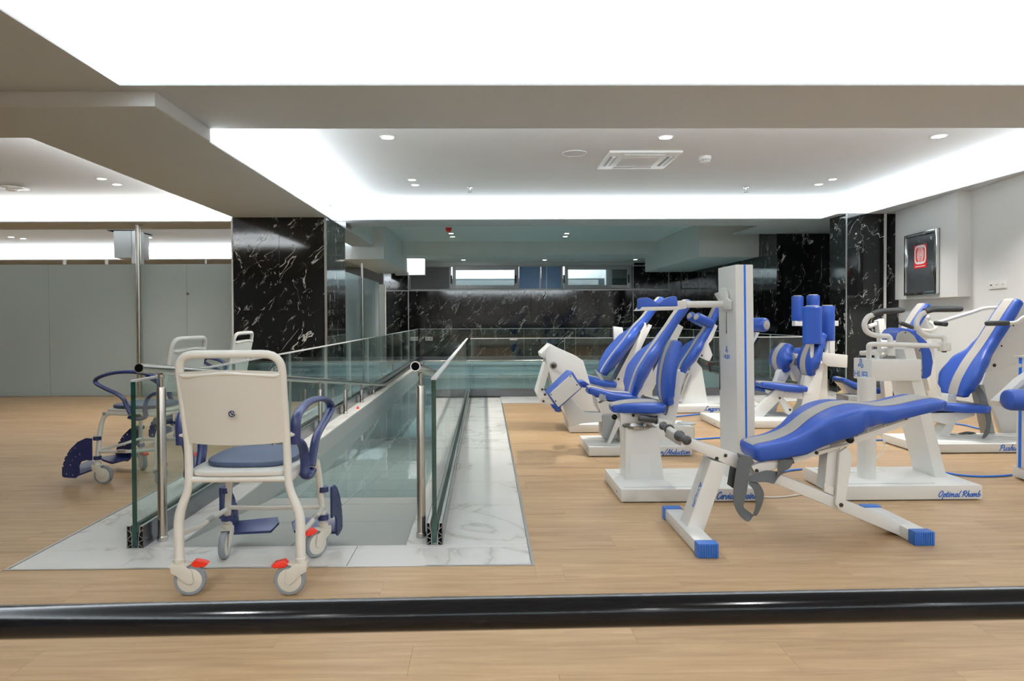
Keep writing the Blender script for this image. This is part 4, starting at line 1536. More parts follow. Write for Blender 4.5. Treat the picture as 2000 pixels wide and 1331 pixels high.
def make_chair(label, group):
    t = thing('shower_chair', label, 'shower chair', (0, 0, 0), group)
    R = 0.0158
    # back loop with the rear legs
    half = [(-.24, -.2, .145), (-.24, -.2, .325), (-.195, -.205, .425), (-.193, -.21, .60), (-.195, -.26, .82), (-.197, -.285, .962)]
    full = half + [(-x, y, z) for x, y, z in reversed(half)]
    pts = fillet(full, .075, 6)
    pts = [Vector((p.x, p.y - (.022 if p.z > .9 else 0) * max(0, 1 - (p.x / .2) ** 2), p.z)) for p in pts]
    G().tube(pts, [R * 1.22 if p.z < .32 else (R if p.z > .42 else R * (1.22 - .22 * (p.z - .32) / .1)) for p in pts], 16).out('back_tube', chairw, t)
    # curved back shell
    v, f = [], []
    nx, nz = 13, 8
    for j in range(nz + 1):
        z = .612 + (.892 - .612) * j / nz
        hw = .193 + .003 * j / nz
        yb = -.21 - (z - .60) * .235
        for i in range(nx + 1):
            u = 2 * i / nx - 1
            zz = z + (.010 * (1 - u * u) if j == nz else 0) - (.006 * (1 - u * u) if j == 0 else 0)
            v.append((u * hw, yb - .030 * (1 - u * u) - .012, zz))
    n = len(v)
    v += [(x, y + .012, z) for x, y, z in v]
    for j in range(nz):
        for i in range(nx):
            q = (j * (nx + 1) + i, j * (nx + 1) + i + 1, (j + 1) * (nx + 1) + i + 1, (j + 1) * (nx + 1) + i)
            f += [q, tuple(a + n for a in q[::-1])]
    rim = [i for i in range(nx + 1)] + [(j * (nx + 1)) + nx for j in range(1, nz + 1)] + [nz * (nx + 1) + i for i in range(nx - 1, -1, -1)] + [j * (nx + 1) for j in range(nz - 1, 0, -1)]
    for a, b in zip(rim, rim[1:] + rim[:1]):
        f.append((a, b, b + n, a + n))
    sh = mesh('back_shell', v, f, seatw, t, smooth=50)
    # maker's ring on the shell
    c = Vector((.012, -.210 - .045 - .033 - .012, .735))
    ring = [(math.cos(a) * .011, math.sin(a) * .011) for a in [i / 16 * 2 * math.pi + .6 for i in range(15)]]
    strokes('emblem', [ring, [(-.004, .006), (.003, -.004)], [(.003, -.004), (.006, .002)]], .0035, c, (1, 0, 0), (0, -.2, 1), navy, sh, th=.002)
    G().tube(fillet([(-.188, -.283, .885), (-.172, -.296, .878), (0, -.318, .892), (.172, -.296, .878), (.188, -.283, .885)], .03, 5), .008, 8).out('shell_rim', chairw, sh)
    # seat side tubes running down into the front legs
    for k in (-1, 1):
        G().tube(fillet([(k * .197, -.2, .462), (k * .197, .205, .470), (k * .206, .232, .37), (k * .222, .245, .145)], .045, 6), R * .95, 14).out('side_tube', chairw, t)
        G().lathe((k * .197, .198, .467), (k, 0, 0), [(.0, .012), (R + .003, .012)], 12).out('end_plug', greypl, t)
        G().tube([(k * .238, -.2, .245), (k * .23, -.05, .225), (k * .22, .24, .215)], R * .72, 12).out('lower_rail', chairw, t)
        G().lathe((k * .226, .06, .222), (0, 1, 0), [(-.03, R * .8), (.03, R * .8)], 12).out('rail_sleeve', alu, t)
    G().tube([(-.215, .236, .225), (0, .226, .222), (.215, .236, .225)], R * .62, 12).out('cross_tube', chairw, t)
    G().tube([(-.195, -.205, .462), (.195, -.205, .462)], R * .8, 12).out('rear_seat_tube', chairw, t)
    # white seat shell and navy pad
    outl = []
    for k in range(40):
        a = 2 * math.pi * k / 40
        outl.append((math.copysign(abs(math.cos(a)) ** .38, math.cos(a)) * .208, .0 + math.copysign(abs(math.sin(a)) ** .38, math.sin(a)) * .222))
    G().prism([Vector((x, y, .476)) for x, y in outl], (0, 0, .020)).out('seat_shell', seatw, t, bevel=.007)
    outl = []
    for k in range(40):
        a = 2 * math.pi * k / 40
        outl.append((math.copysign(abs(math.cos(a)) ** .62, math.cos(a)) * .182, .03 + math.copysign(abs(math.sin(a)) ** .62, math.sin(a)) * .188))
    G().prism([Vector((x, y, .497)) for x, y in outl], (0, 0, .022)).out('seat_pad', navypad, t, bevel=.009)
    # armrests: strap shaped loops
    for k in (-1, 1):
        loop = [(.226, -.205, .60), (.227, -.205, .685), (.231, -.17, .722), (.240, -.06, .748), (.256, .08, .745), (.266, .19, .715), (.266, .215, .680), (.258, .15, .640), (.248, .075, .605), (.242, .035, .57), (.238, .02, .53), (.236, -.01, .47)]
        pts = smooth_path([(k * x, y, z) for x, y, z in loop], 5)
        a_ = G().tube(pts, .0145, 12, flat=(1.35, .85)).out('armrest', navy, t)
        strut = [(.226, -.205, .615), (.230, -.16, .60), (.234, -.125, .565), (.236, -.11, .50), (.236, -.115, .452), (.236, -.06, .44), (.236, .0, .452)]
        G().tube(smooth_path([(k * x, y, z) for x, y, z in strut], 5), .0135, 12, flat=(1.5, .85)).out('armrest_strut', navy, a_)
        G().lathe((k * .205, -.05, .455), (k, 0, 0), [(-.012, .016), (.03, .016)], 14).out('armrest_hinge', bolt_m, a_)
        G().lathe((k * .206, -.208, .64), (k, 0, 0), [(0, .012), (.02, .012)], 12).out('armrest_pin', seatw, a_)
    # leg rests
    for k in (-1, 1):
        X = k * .252
        o2 = [(.02, .31), (.06, .312), (.12, .285), (.175, .235), (.215, .175), (.235, .11), (.236, .058), (.225, .047), (.14, .044), (.122, .058), (.112, .085), (.116, .125), (.10, .152), (.06, .165), (.02, .165)]
        hol = []
        for rr, aa in ((.16, (20, 34, 48, 62, 76)), (.11, (28, 46, 64, 82))):
            for d in aa:
                hol.append((.07 + math.cos(math.radians(d - 12)) * rr, .10 + math.sin(math.radians(d - 12)) * rr, .0062))
        for d in ((.205, .07), (.16, .065)):
            hol.append((d[0], d[1], .007))
        cp = holed_plate(o2, hol, .010, lambda a, b, c: Vector((X + k * c, .235 + a, b)), navy, 'calf_plate', t)
        for z in (.305, .175):
            G().lathe((k * .222, .243, z), (0, 0, 1), [(-.012, R + .009), (.012, R + .009)], 16).out('clamp', navy, cp)
        c = Vector((k * .155, .235 + .165, .072))
        fp = G().prism([Vector(q) for q in ((X, .36, .055), (X, .455, .085), (k * .05, .445, .105), (k * .03, .40, .092), (k * .055, .35, .066))], (0, -.004, .014)).out('foot_plate', navy, t, bevel=.004)
        for j in range(3):
            G().tube([(k * .09, .375 + .022 * j, .0805 + .006 * j), (k * .225, .38 + .022 * j, .073 + .0065 * j)], .003, 6).out('grip_rib', navy, fp)
    # casters
    def caster(x, y, ang, brake=True):
        ca_, sa_ = math.cos(ang), math.sin(ang)
        T = lambda u, s, z: Vector((x + u * ca_ - s * sa_, y + u * sa_ + s * ca_, z))    # u along the wheel plane
        off = .042
        fk = G()
        fk.lathe((x, y, .118), (0, 0, 1), [(0, R + .006), (.03, R + .007), (.032, R + .002)], 18)
        for s in (-1, 1):
            poly = [T(-.028, s * .019, .125), T(.022, s * .019, .125), T(.052, s * .019, .105), T(off + .017, s * .019, .058), T(off + .004, s * .019, .046), T(off - .014, s * .019, .054), T(-.004, s * .019, .085), T(-.026, s * .019, .098)]
            nd = (T(0, s * .024, 0) - T(0, s * .019, 0))
            fk.prism(poly, nd)
        fk.prism([T(-.028, -.022, .112), T(.03, -.022, .118), T(.05, -.022, .128), T(-.028, -.022, .132)], T(0, .044, 0) - T(0, 0, 0))
        fo = fk.out('caster_fork', hubm, t, bevel=.003)
        ax = T(0, 1, 0) - T(0, 0, 0)
        c = T(off, 0, .062)
        w = G().lathe(c, ax, [(-.012, .044), (-.0145, .052), (-.013, .059), (-.006, .0618), (.006, .0618), (.013, .059), (.0145, .052), (.012, .044)], 28).out('wheel', tyre, fo)
        G().lathe(c, ax, [(-.0155, .012), (-.0155, .042), (-.0135, .047), (.0135, .047), (.0155, .042), (.0155, .012)], 24).out('wheel_hub', hubm, fo)
        if brake:
            G().prism([T(.045, -.015, .125), T(.062, -.017, .141), T(.10, -.017, .132), T(.112, -.012, .122), T(.098, -.015, .112), T(.06, -.015, .113)], T(0, .034, 0) - T(0, 0, 0)).out('brake_pedal', red, fo, bevel=.003)
    caster(-.24, -.2, 0.12)
    caster(.24, -.2, math.pi + 0.05)
    caster(-.222, .245, math.radians(-85), False)
    caster(.222, .245, math.radians(-128), True)
    return t


def copy_tree(o, parent=None):
    c = o.copy()
    COL.objects.link(c)
    if parent is not None:
        c.parent = parent
    for ch in list(o.children):
        copy_tree(ch, c)
    return c


chair = make_chair('nearest white shower chair, seen from behind at the head of the ramp', 'wheeled shower chairs')
chair.location = (-.978, 2.84, 0)
base_front = (fl(192, 938) + fl(255, 912)) / 2
c2 = copy_tree(chair)
c2['label'] = 'white shower chair behind the glass, navy foot plates facing left, nearer of two'
c2.rotation_euler = (0, 0, math.radians(82))
c2.location = (-2.31, 4.63, 0)
c3 = copy_tree(chair)
c3['label'] = 'white shower chair farther back beyond the left glass balustrade, before the marble column'
c3.rotation_euler = (0, 0, math.radians(87))
c3.location = (-2.50, 6.15, 0)

# ================================================================== EXERCISE MACHINES
def base_box(name, px_l, px_r, y_bot, y_top_front, y_top_back, x_ref_back, parent, label_txt=None, text_px=None, text_w=None, tsz=0.05, groove=True):
    """low white plinth: front edge on the floor at photo row y_bot, back edge where the top edge was measured"""
    Y0 = fl(px_l, y_bot).y
    z = at(px_l, y_top_front, Y0).z
    Yb = fl(x_ref_back, y_top_back, z).y
    x0, x1 = at(px_l, y_bot, Y0).x, at(px_r, y_bot, Y0).x
    o = G().box((x0, Y0, .006), (x1, Yb, z)).out(name, mwhite, parent, bevel=.006)
    G().box((x0 + .02, Y0 + .015, 0), (x1 - .02, Yb - .015, .007)).out('rubber_foot', black, o)
    if groove:
        G().box((x0 + .03, Y0 + .05, z - .003), (x1 - .25, Y0 + .055, z + .0008)).out('tread_edge', greypl, o)
        G().box((x0 + .05, Yb - .16, z - .003), (x0 + (x1 - x0) * .55, Yb - .05, z + .004)).out('tread_plate', mwhite, o, bevel=.002)
    G().lathe((x0, Y0 + .12 * (Yb - Y0) / .5, z * .45), (-1, 0, 0), [(0, .006), (.002, .006)], 8).out('plug', bolt_m, o)
    if label_txt:
        p = at(text_px[0], text_px[1], Y0 - .0008)
        script_text(label_txt, tsz, p, (1, 0, 0), (0, 0, 1), o, width=text_w)
    return o, Y0, Yb, z, x0, x1


def pxw(a, b, Y):
    return at(b, 700, Y).x - at(a, 700, Y).x


def px_pts(lst, Y):
    return [at(x, y, Y) for x, y in lst]


def px3(lst):
    return [at(x, y, Y) for x, y, Y in lst]


# ---------------------------------------------------------------- incline bench (foreground)
t = thing('incline_bench', 'blue padded incline bench with cream stripe in front, standing on blue capped feet', 'exercise bench', (1.5, 3.3, 0))


def foot_bar(xc, y0, y1, name, w=.088, h=.062):
    o = G().box((xc - w / 2, y0 + .05, .004), (xc + w / 2, y1 - .05, h)).out(name, mwhite, t, bevel=.006)
    for a, b in ((y0, y0 + .055), (y1 - .055, y1)):
        c = G().box((xc - w / 2 - .004, a, 0), (xc + w / 2 + .004, b, h + .005)).out('end_cap', bluecap, o, bevel=.005)
        g = G()
        for k in range(8):
            x = xc - w / 2 + .006 + (w - .012) * k / 7
            g.box((x - .0026, a - .0035, .006), (x + .0026, a + .002, h + .001))
            g.box((x - .0026, b - .002, .006), (x + .0026, b + .0035, h + .001))
        g.out('cap_ribs', bluecap, c, kind='stuff')
    return o


foot_bar(1.005, 2.985, 3.60, 'front_foot')
foot_bar(2.085, 3.12, 3.60, 'rear_foot')
slab('front_post', [(1389, 899), (1421, 908), (1374, 1043), (1338, 1043)], 3.235, 3.36, mwhite, t, .008)
pp0, pp1 = at(1338, 1043, 3.235), at(1389, 899, 3.235)
up = (pp1 - pp0).normalized()
mk = pp0 + up * .226 + Vector((-.0012, .035, 0))
fp_ = [o for o in t.children if o.name.startswith('front_post')][0]
hur_mark(mk + Vector((-.002, -.008, 0)) , (-up.x, 0, -up.z), (0, -1, 0), .020, fp_, beside=True)
slab('main_beam', [(1346, 857), (1441, 890), (1527, 929), (1806, 1041), (1780, 1057), (1502, 941), (1441, 917), (1328, 868)], 3.245, 3.335, mwhite, t, .007)
bolts([(1400, 896), (1417, 890)], 3.245, t)
hb = G()
ha, hb_ = at(1342, 861, 3.08), at(1298, 834, 3.46)
ha = Vector((ha.x, 3.08, ha.z)); hb_ = Vector((ha.x, 3.50, ha.z))
cb_ = G().tube([ha + Vector((0, .03, 0)), hb_ - Vector((0, .03, 0))], .017, 14).out('handle_bar', mwhite, t)
for (a, s) in ((ha, 1), (hb_, -1)):
    G().lathe(a, (0, s, 0), [(-.012, .008), (-.006, .018), (.004, .0225), (.016, .020), (.022, .0165), (.10, .021), (.118, .027), (.124, .027), (.126, .018)], 18).out('grip', black, cb_)
slab('handle_socket', [(1320, 850), (1334, 856), (1330, 872), (1318, 866)], 3.2, 3.38, mcream, t, .003)
front = px_pts([(1468, 862), (1508, 853), (1540, 839), (1572, 814), (1604, 796), (1636, 787), (1668, 786.5), (1700, 790.5), (1732, 788), (1764, 781), (1796, 775), (1813, 776)], 3.3)
pad('bench_pad', front, [.23, .26, .30, .36, .41, .40, .34, .285, .275, .30, .31, .26], [.088, .095, .11, .13, .14, .135, .108, .082, .066, .060, .055, .05], t, (-.2, 0, 1),
    stripe=.12, swid=[.13, .13, .12, .11, .11, .11, .12, .13, .14, .14, .14, .13], ex=5.5, label='blue contoured bench pad')
slab('pad_rail', [(1467, 911), (1477, 928), (1600, 890), (1766, 834), (1786, 806), (1768, 810), (1600, 864), (1540, 884)], 3.215, 3.245, mwhite, t, .003)
slab('pad_rail', [(1467, 911), (1477, 928), (1600, 890), (1766, 834), (1786, 806), (1768, 810), (1600, 864), (1540, 884)], 3.36, 3.385, mwhite, t, .003)
for pl_ in ([(1622, 869), (1655, 857), (1655, 862), (1622, 874)], [(1668, 849), (1772, 815), (1772, 820), (1668, 855)], [(1600, 880), (1655, 866), (1655, 868), (1600, 882)]):
    slab('rail_slot', pl_, 3.211, 3.216, greypl, t, 0)
bolts([(1478, 920), (1595, 885), (1672, 849), (1769, 817)], 3.213, t)
bolts([(1694, 842), (1727, 832)], 3.213, t, r=.006, m=alu)
kb = at(1660, 859, 3.16)
G().ball(kb, .019).out('locking_knob', blackgloss, t)
G().cyl(kb, kb + Vector((0, .07, 0)), .007, 10).out('knob_stem', alu, t)
slab('strut_plate', [(1640, 884), (1656, 873), (1666, 893), (1650, 985), (1645, 994), (1637, 994), (1632, 985), (1634, 965)], 3.222, 3.24, mwhite, t, .003)
slab('strut_plate', [(1640, 884), (1656, 873), (1666, 893), (1650, 985), (1645, 994), (1637, 994), (1632, 985), (1634, 965)], 3.34, 3.36, mwhite, t, .003)
slab('strut_web', [(1617, 878), (1642, 872), (1634, 965), (1610, 958)], 3.25, 3.33, mwhite, t, .003)
bolts([(1643, 987)], 3.22, t, r=.010)
slab('buffer', [(1610, 946), (1628, 953), (1628, 968), (1610, 961)], 3.24, 3.25, sock, t, .002)
slab('lower_bracket', [(1436, 903), (1446, 906), (1438, 958), (1428, 952)], 3.27, 3.33, black, t, .003)
Ys = 3.20
X1 = Vector((.034, 0, 0))
ribbon('strap', px_pts([(1456, 893), (1452, 915), (1448, 940), (1445, 965), (1443, 985), (1449, 1000), (1463, 1010), (1475, 1003), (1482, 985), (1483, 965), (1476, 950), (1464, 940)], Ys),
       [X1, X1, X1, X1 * .95, X1 * .7, Vector((.012, 0, .018)), Vector((.006, .012, .02)), Vector((.008, .01, -.015)), Vector((.02, .012, -.006)), Vector((.026, .012, 0)), Vector((.018, .012, .01)), Vector((.008, .01, .012))], strap_m, t)
ribbon('strap', px_pts([(1458, 936), (1475, 934), (1497, 931), (1515, 933), (1528, 923), (1533, 910), (1537, 898)], Ys),
       [Vector((0, .0, .012)), Vector((.004, .01, .018)), Vector((.004, .012, .026)), Vector((.012, .012, .026)), Vector((.03, .01, .012)), Vector((.034, 0, .004)), Vector((.034, 0, 0))], strap_m, t)
ribbon('strap_wrap', px_pts([(1535, 897), (1538, 903), (1540, 909)], 3.205), [Vector((.028, 0, .01))] * 3, black, t, th=.008)
slab('strap_anchor', [(1444, 888), (1468, 893), (1474, 905), (1462, 912), (1452, 905)], 3.20, 3.24, strap_m, t, .003)

# ---------------------------------------------------------------- neck machine with the tall post
t = thing('neck_machine', 'white neck exercise machine with tall post, small blue seat and butterfly head pads', 'exercise machine', (1.2, 4.15, 0))
b_, Y0, Yb, z0, x0, x1 = base_box('plinth', 1213, 1490, 983.5, 957, 916, 1185, t, 'Cervical Training', (1399.5, 975), .268, .040)
yn = 4.02
tw = slab('tower', [(1436, 517), (1471, 517), (1476, 941), (1441, 948)], yn, 4.32, mwhite, t, .006)
slab('tower_stripe', [(1452.6, 517.5), (1456.4, 517.5), (1460.5, 944), (1456.8, 944)], yn - .0015, yn + .004, bluestripe, tw, 0)
xt = at(1436, 517, yn).x


def left_face(px, py, x=None, off=0.0):
    """point on the tower's face that looks to -X"""
    r = ray(px, py)
    k = 1 if x is None else 0
    xx = (xt + (at(1441, 900, yn).x - xt) * min(1, max(0, (py - 517) / 430))) if x is None else x
    return CAMP + r * ((xx - off) / r.x)


c = left_face(1419, 640)
G().box((c.x - .0012, c.y - .004, left_face(1419, 652).z), (c.x + .004, c.y + .004, left_face(1419, 604).z)).out('slot', hole, tw)
c = left_face(1406, 720)
G().box((c.x - .0012, c.y - .0025, left_face(1406, 762).z), (c.x + .004, c.y + .0025, left_face(1406, 686).z)).out('slot', hole, tw)
G().box((c.x - .001, c.y + .008, left_face(1406, 762).z), (c.x + .004, c.y + .012, left_face(1406, 686).z)).out('scale_marks', greypl, tw)
m0 = left_face(1414.5, 699.5)
hur_mark(Vector((m0.x - .0012, m0.y, m0.z)), (0, -1, 0), (0, 0, 1), .0215, tw)
# T-handle on the slot
c = left_face(1404, 710)
hd = Vector((c.x - .055, c.y, c.z))
G().lathe((c.x, c.y, c.z), (-1, 0, 0), [(0, .006), (.025, .006), (.028, .014), (.07, .012), (.075, .008)], 14).out('clamp_handle', black, tw)
G().tube(smooth_path([hd + Vector((0, 0, 0)), hd + Vector((-.006, 0, -.022)), hd + Vector((.002, 0, -.055))], 4), [.009] * 8 + [.007], 10).out('clamp_lever', black, tw)
G().lathe(hd + Vector((-.02, 0, 0)), (-1, 0, 0), [(0, .008), (.005, .007)], 10).out('release_button', red, tw)
# bracket and arm
ya = left_face(1418, 590).y
pv = [(1401, 574), (1412, 570), (1414, 563), (1420, 562.5), (1424, 570), (1425, 582), (1432, 588), (1431, 605), (1417, 605), (1416, 598)]
bk = G()
pl3 = [left_face(x, y) + Vector((-.004, 0, 0)) for x, y in pv]
bk.prism(pl3, (-.02, 0, 0))
bk.out('arm_bracket', mwhite, t, bevel=.004)
za = left_face(1418, 594.5).z
xa0, xa1 = at(1340, 594, ya).x, xt - .01
G().tube([(xa0, ya, za), (xa1, ya, za)], .0215, 18).out('arm_tube', mwhite, t)
slab('arm_block', [(1321, 588), (1340, 587), (1342, 592), (1341, 603), (1326, 605), (1323, 600)], ya - .03, ya + .03, mwhite, t, .004)
slab('head_plate', [(1248, 607.5), (1255, 600), (1328, 598.5), (1328, 605), (1322, 606)], ya - .07, ya + .09, mwhite, t, .003)
for pts in ([(1249, 584), (1256, 581.5), (1265, 581), (1274, 585), (1287, 594), (1287.5, 599), (1262, 599.5), (1255, 605), (1249, 605)],
            [(1287, 594), (1297, 586), (1307, 581), (1316, 579), (1321, 579), (1323, 582), (1324, 598), (1288, 599)]):
    slab('head_pad', pts, ya - .05, ya + .025, blue, t, .006)
# seat
sp = slab('seat_column', [(1222, 836), (1284, 836), (1298, 941), (1222, 941)], 4.12, 4.30, mwhite, t, .004)
slab('column_panel', [(1231, 890), (1268, 888), (1270, 932), (1231, 934)], 4.118, 4.122, mwhite, sp, .001)
c = at(1244, 831.5, 4.17)
gr = G().lathe(c + Vector((0, 0, -.008)), (0, 0, 1), [(0, .082), (.01, .082), (.012, .07), (.03, .06)], 40).out('turntable', alu, t)
g = G()
for k in range(30):
    an = 2 * math.pi * k / 30
    g.obox(c + Vector((math.cos(an) * .086, math.sin(an) * .086, -.003)), (.006 * math.cos(an), .006 * math.sin(an), 0), (-.005 * math.sin(an), .005 * math.cos(an), 0), (0, 0, .005))
g.out('gear_teeth', steel, gr, kind='stuff')
slab('seat_bracket', [(1211, 806), (1288, 805), (1300, 812), (1312, 828), (1240, 829), (1213, 826)], 4.13, 4.28, mwhite, t, .004)
kb = at(1200, 815, 4.2)
G().ball(kb, .018).out('seat_knob', blackgloss, t)
G().cyl(kb, kb + Vector((.05, 0, 0)), .005, 8).out('knob_stem', alu, t)
bolts([(1237, 812)], 4.125, t)
front = px_pts([(1197, 788), (1215, 785.5), (1240, 783.5), (1265, 783), (1284, 784)], 4.2)
pad('seat', front, [.13, .20, .30, .33, .31], [.055, .062, .066, .066, .06], t, (0, 0, 1), ex=6, stripe=.2, swid=[.12, .15, .16, .14, .13], stripe_range=(0.02, .95))
front = px_pts([(1308, 668), (1299, 688), (1292, 715), (1288.5, 745), (1289, 770), (1293, 786)], 4.2)
pad('backrest', front, [.22, .26, .29, .29, .26, .20], [.062, .07, .075, .075, .07, .06], t, (-1, 0, 0), stripe=.055, swid=[.07, .06, .055, .052, .05, .05], stripe_range=(.0, 1.0))
slab('back_plate', [(1321, 724), (1337, 729), (1317, 836), (1290, 830), (1304, 806)], 4.17, 4.24, mwhite, t, .003)
slab('seat_post', [(1290, 792), (1301, 793), (1300, 808), (1291, 808)], 4.18, 4.22, alu, t, .002)
G().tube(fillet(px3([(1310, 826, 4.12), (1288, 822, 4.08), (1284, 820.5, 4.06), (1248, 817, 4.06)]), .02), .015, 14).out('handle_tube', mwhite, t)
hg = px3([(1285, 821, 4.06), (1247, 816.5, 4.06)])
G().lathe(hg[1], hg[0] - hg[1], [(0, .017), (.01, .0215), (.105, .0215), (.107, .0265), (.115, .0265), (.116, .018)], 16).out('grip', black, t)
hg = px3([(1281, 785, 4.42), (1254, 778, 4.42)])
G().lathe(hg[1], hg[0] - hg[1], [(-.004, .019), (.0, .024), (.008, .024), (.01, .019), (.11, .018)], 16).out('grip', black, t)
G().tube(px3([(1281, 785, 4.42), (1300, 795, 4.40), (1312, 815, 4.25)]), .013, 12).out('handle_tube', mwhite, t)

# ---------------------------------------------------------------- inner thigh machine behind it
t = thing('thigh_machine', 'white thigh machine behind the small-seated one, tall blue striped back and ribbed leg pads', 'exercise machine', (1.2, 5.5, 0))
b_, Y0, Yb, z0, x0, x1 = base_box('plinth', 1150, 1352, 893, 874, 851, 1127, t, 'Adduction/Abduction', (1248, 888.5), .40, .040)
slab('rear_box', [(1265, 832), (1354, 834), (1358, 838), (1357, 874), (1265, 874)], 5.27, 5.6, mwhite, t, .008)
p = at(1338, 832, 5.45)
G().lathe((p.x, 5.42, at(1338, 834, 5.27).z), (0, 0, 1), [(-.002, .075), (.006, .075), (.010, .066)], 24).out('round_cap', greypl, t)
slab('link_plate', [(1281, 862), (1342, 866), (1352, 876), (1281, 878)], 5.262, 5.272, mwhite, t, .002)
slab('seat_column', [(1176, 812), (1204, 811), (1204, 856), (1178, 856)], 5.35, 5.55, greypl, t, .004)
slab('seat_stay', [(1206, 812), (1222, 812), (1222, 872), (1214, 872)], 5.33, 5.6, mwhite, t, .004)
slab('seat_stay', [(1206, 815), (1186, 866), (1192, 868), (1216, 820)], 5.31, 5.33, mwhite, t, .003)
slab('seat_rail', [(1165, 777), (1190, 785), (1240, 782), (1262, 790), (1262, 812), (1176, 812), (1168, 796)], 5.36, 5.6, mwhite, t, .005)
front = px_pts([(1153, 755), (1170, 759), (1190, 764), (1212, 766), (1233, 768)], 5.5)
pad('seat', front, [.20, .24, .32, .40, .40], [.06, .065, .07, .07, .06], t, (0, 0, 1), ex=6, stripe=.14, swid=[.14, .14, .13, .12, .1])
BK = ([.19, .19, .19, .22, .42, .48, .44, .32], [.07, .072, .075, .085, .10, .10, .085, .07])
WG = [0, 0, 0, .012, .055, .06, .05, .025]
front = px_pts([(1334, 588), (1316, 612), (1302, 633), (1281, 664), (1258, 697), (1243, 722), (1234, 747), (1229, 765)], 5.52)
pad('backrest', front, BK[0], BK[1], t, (-1, 0, .4), stripe=.045, swid=[.12, .12, .11, .09, .065, .06, .065, .075], wing=WG)
slab('back_bar', [(1325, 633), (1335, 639), (1306, 700), (1262, 790), (1240, 790), (1290, 700), (1312, 655)], 5.42, 5.62, mwhite, t, .004)
slab('side_guard', [(1272, 706), (1276, 709), (1274, 776), (1237, 778)], 5.38, 5.40, mwhite, t, .003)
# leg pads: ribbed blue cushion behind a white plate
for k in range(3):
    slab('leg_pad', [(1070.5 - 2.2 * k, 771.5 - 2 * k), (1113.5 - 2 * k, 730 - 2.5 * k), (1119, 731 - 2 * k), (1137.5, 758), (1092, 798), (1087, 797)], 5.19 + .125 * k, 5.31 + .125 * k, blue, t, .028, bseg=3)
lp = slab('leg_plate', [(1073, 771), (1114.5, 732.5), (1117, 733), (1135, 758), (1092, 795), (1090, 795)], 5.17, 5.188, mwhite, t, .003)
bolts([(1114, 735), (1127, 752), (1085, 784), (1076, 771)], 5.17, lp, r=.006)
slab('leg_pad', [(1130, 746), (1142, 745), (1153, 752), (1152, 758), (1138, 758)], 5.58, 5.75, blue, t, .014)
slab('leg_pad', [(1077, 793), (1097, 796), (1088, 801), (1080, 799)], 5.3, 5.42, blue, t, .006)
slab('leg_arm', [(1100, 790), (1113, 776), (1142, 806), (1205, 808), (1205, 822), (1136, 828), (1114, 836)], 5.36, 5.46, mwhite, t, .006)
slab('leg_arm', [(1190, 775), (1172, 770), (1167, 786), (1172, 790), (1186, 782)], 5.36, 5.40, greypl, t, .004)

# ---------------------------------------------------------------- leg extension machine, farthest left
t = thing('leg_extension_machine', 'leg extension machine with big angular white housing, leftmost of the machines', 'exercise machine', (1.2, 6.5, 0))
b_, Y0, Yb, z0, x0, x1 = base_box('plinth', 1113, 1236, 846.6, 830, 812, 1097, t, groove=False)
hs = slab('housing', [(1075, 672), (1088, 679), (1122, 694), (1139, 705), (1152, 748), (1160, 776), (1166, 806), (1140, 807), (1112, 830), (1104, 812), (1094, 795), (1082, 760), (1066, 699)], 6.34, 6.72, mwhite, t, .006)
slab('housing_nose', [(1075, 673), (1056, 691), (1058, 699), (1067, 699)], 6.36, 6.70, mwhite, t, .004)
slab('arm_cover', [(1067, 700), (1074, 720), (1058, 776), (1053, 781), (1047, 768)], 6.40, 6.66, mwhite, t, .005)
slab('arm_plate', [(1058, 762), (1076, 768), (1090, 795), (1058, 789), (1052, 781)], 6.36, 6.39, mwhite, t, .003)
bolts([(1059, 761), (1064.5, 771), (1061.5, 784)], 6.355, t, r=.012)
p = at(1081, 714, 6.34)
G().lathe(p, (0, -1, 0), [(0, .036), (.006, .036), (.008, .030)], 24).out('dial_ring', mcream, hs)
G().lathe(p, (0, -1, 0), [(.006, .022), (.03, .022), (.034, .016)], 20).out('dial_knob', black, hs)
slab('lower_body', [(1112, 831), (1140, 806), (1230, 800), (1230, 833), (1114, 833)], 6.36, 6.62, mwhite, t, .005)
bolts([(1118, 813)], 6.355, t, r=.011)
G().tube(px3([(1088, 799, 6.4), (1092, 800, 6.62)]), .03, 14).out('ankle_roller', blue, t)
front = px_pts([(1148, 733), (1160, 736), (1176, 740), (1196, 744)], 6.6)
pad('seat', front, [.24, .34, .40, .38], [.06, .07, .07, .06], t, (0, 0, 1), ex=6, stripe=.12)
front = px_pts([(1284, 582), (1268, 600), (1253, 619.5), (1236, 638), (1219, 662), (1198, 688), (1184, 708), (1174, 725)], 6.6)
pad('backrest', front, [.19, .19, .19, .23, .46, .52, .46, .32], [.07, .072, .075, .085, .10, .10, .09, .07], t, (-1, 0, .4), stripe=.045, swid=[.12, .12, .11, .09, .065, .06, .065, .075], wing=WG)
bar_ = slab('back_bar', [(1258, 630), (1274, 636), (1262, 660), (1216, 758), (1192, 756)], 6.50, 6.66, mwhite, t, .004)
slab('bar_slot', [(1249, 648), (1251, 649), (1202, 742), (1199, 741)], 6.496, 6.502, bolt_m, bar_, 0)
bolts([(1264, 633)], 6.5, bar_, r=.012)
bolts([(1208, 741)], 6.5, bar_, r=.012)
slab('seat_frame', [(1150, 749), (1240, 757), (1240, 772), (1168, 790), (1164, 806), (1150, 806)], 6.52, 6.74, mwhite, t, .004)
slab('belt_buckle', [(1161, 722), (1170, 728), (1186, 750), (1176, 748)], 6.42, 6.44, greypl, t, .004)
slab('rear_panel', [(1198, 638), (1216, 640), (1220, 664), (1200, 668)], 6.9, 6.95, mwhite, t, .004)
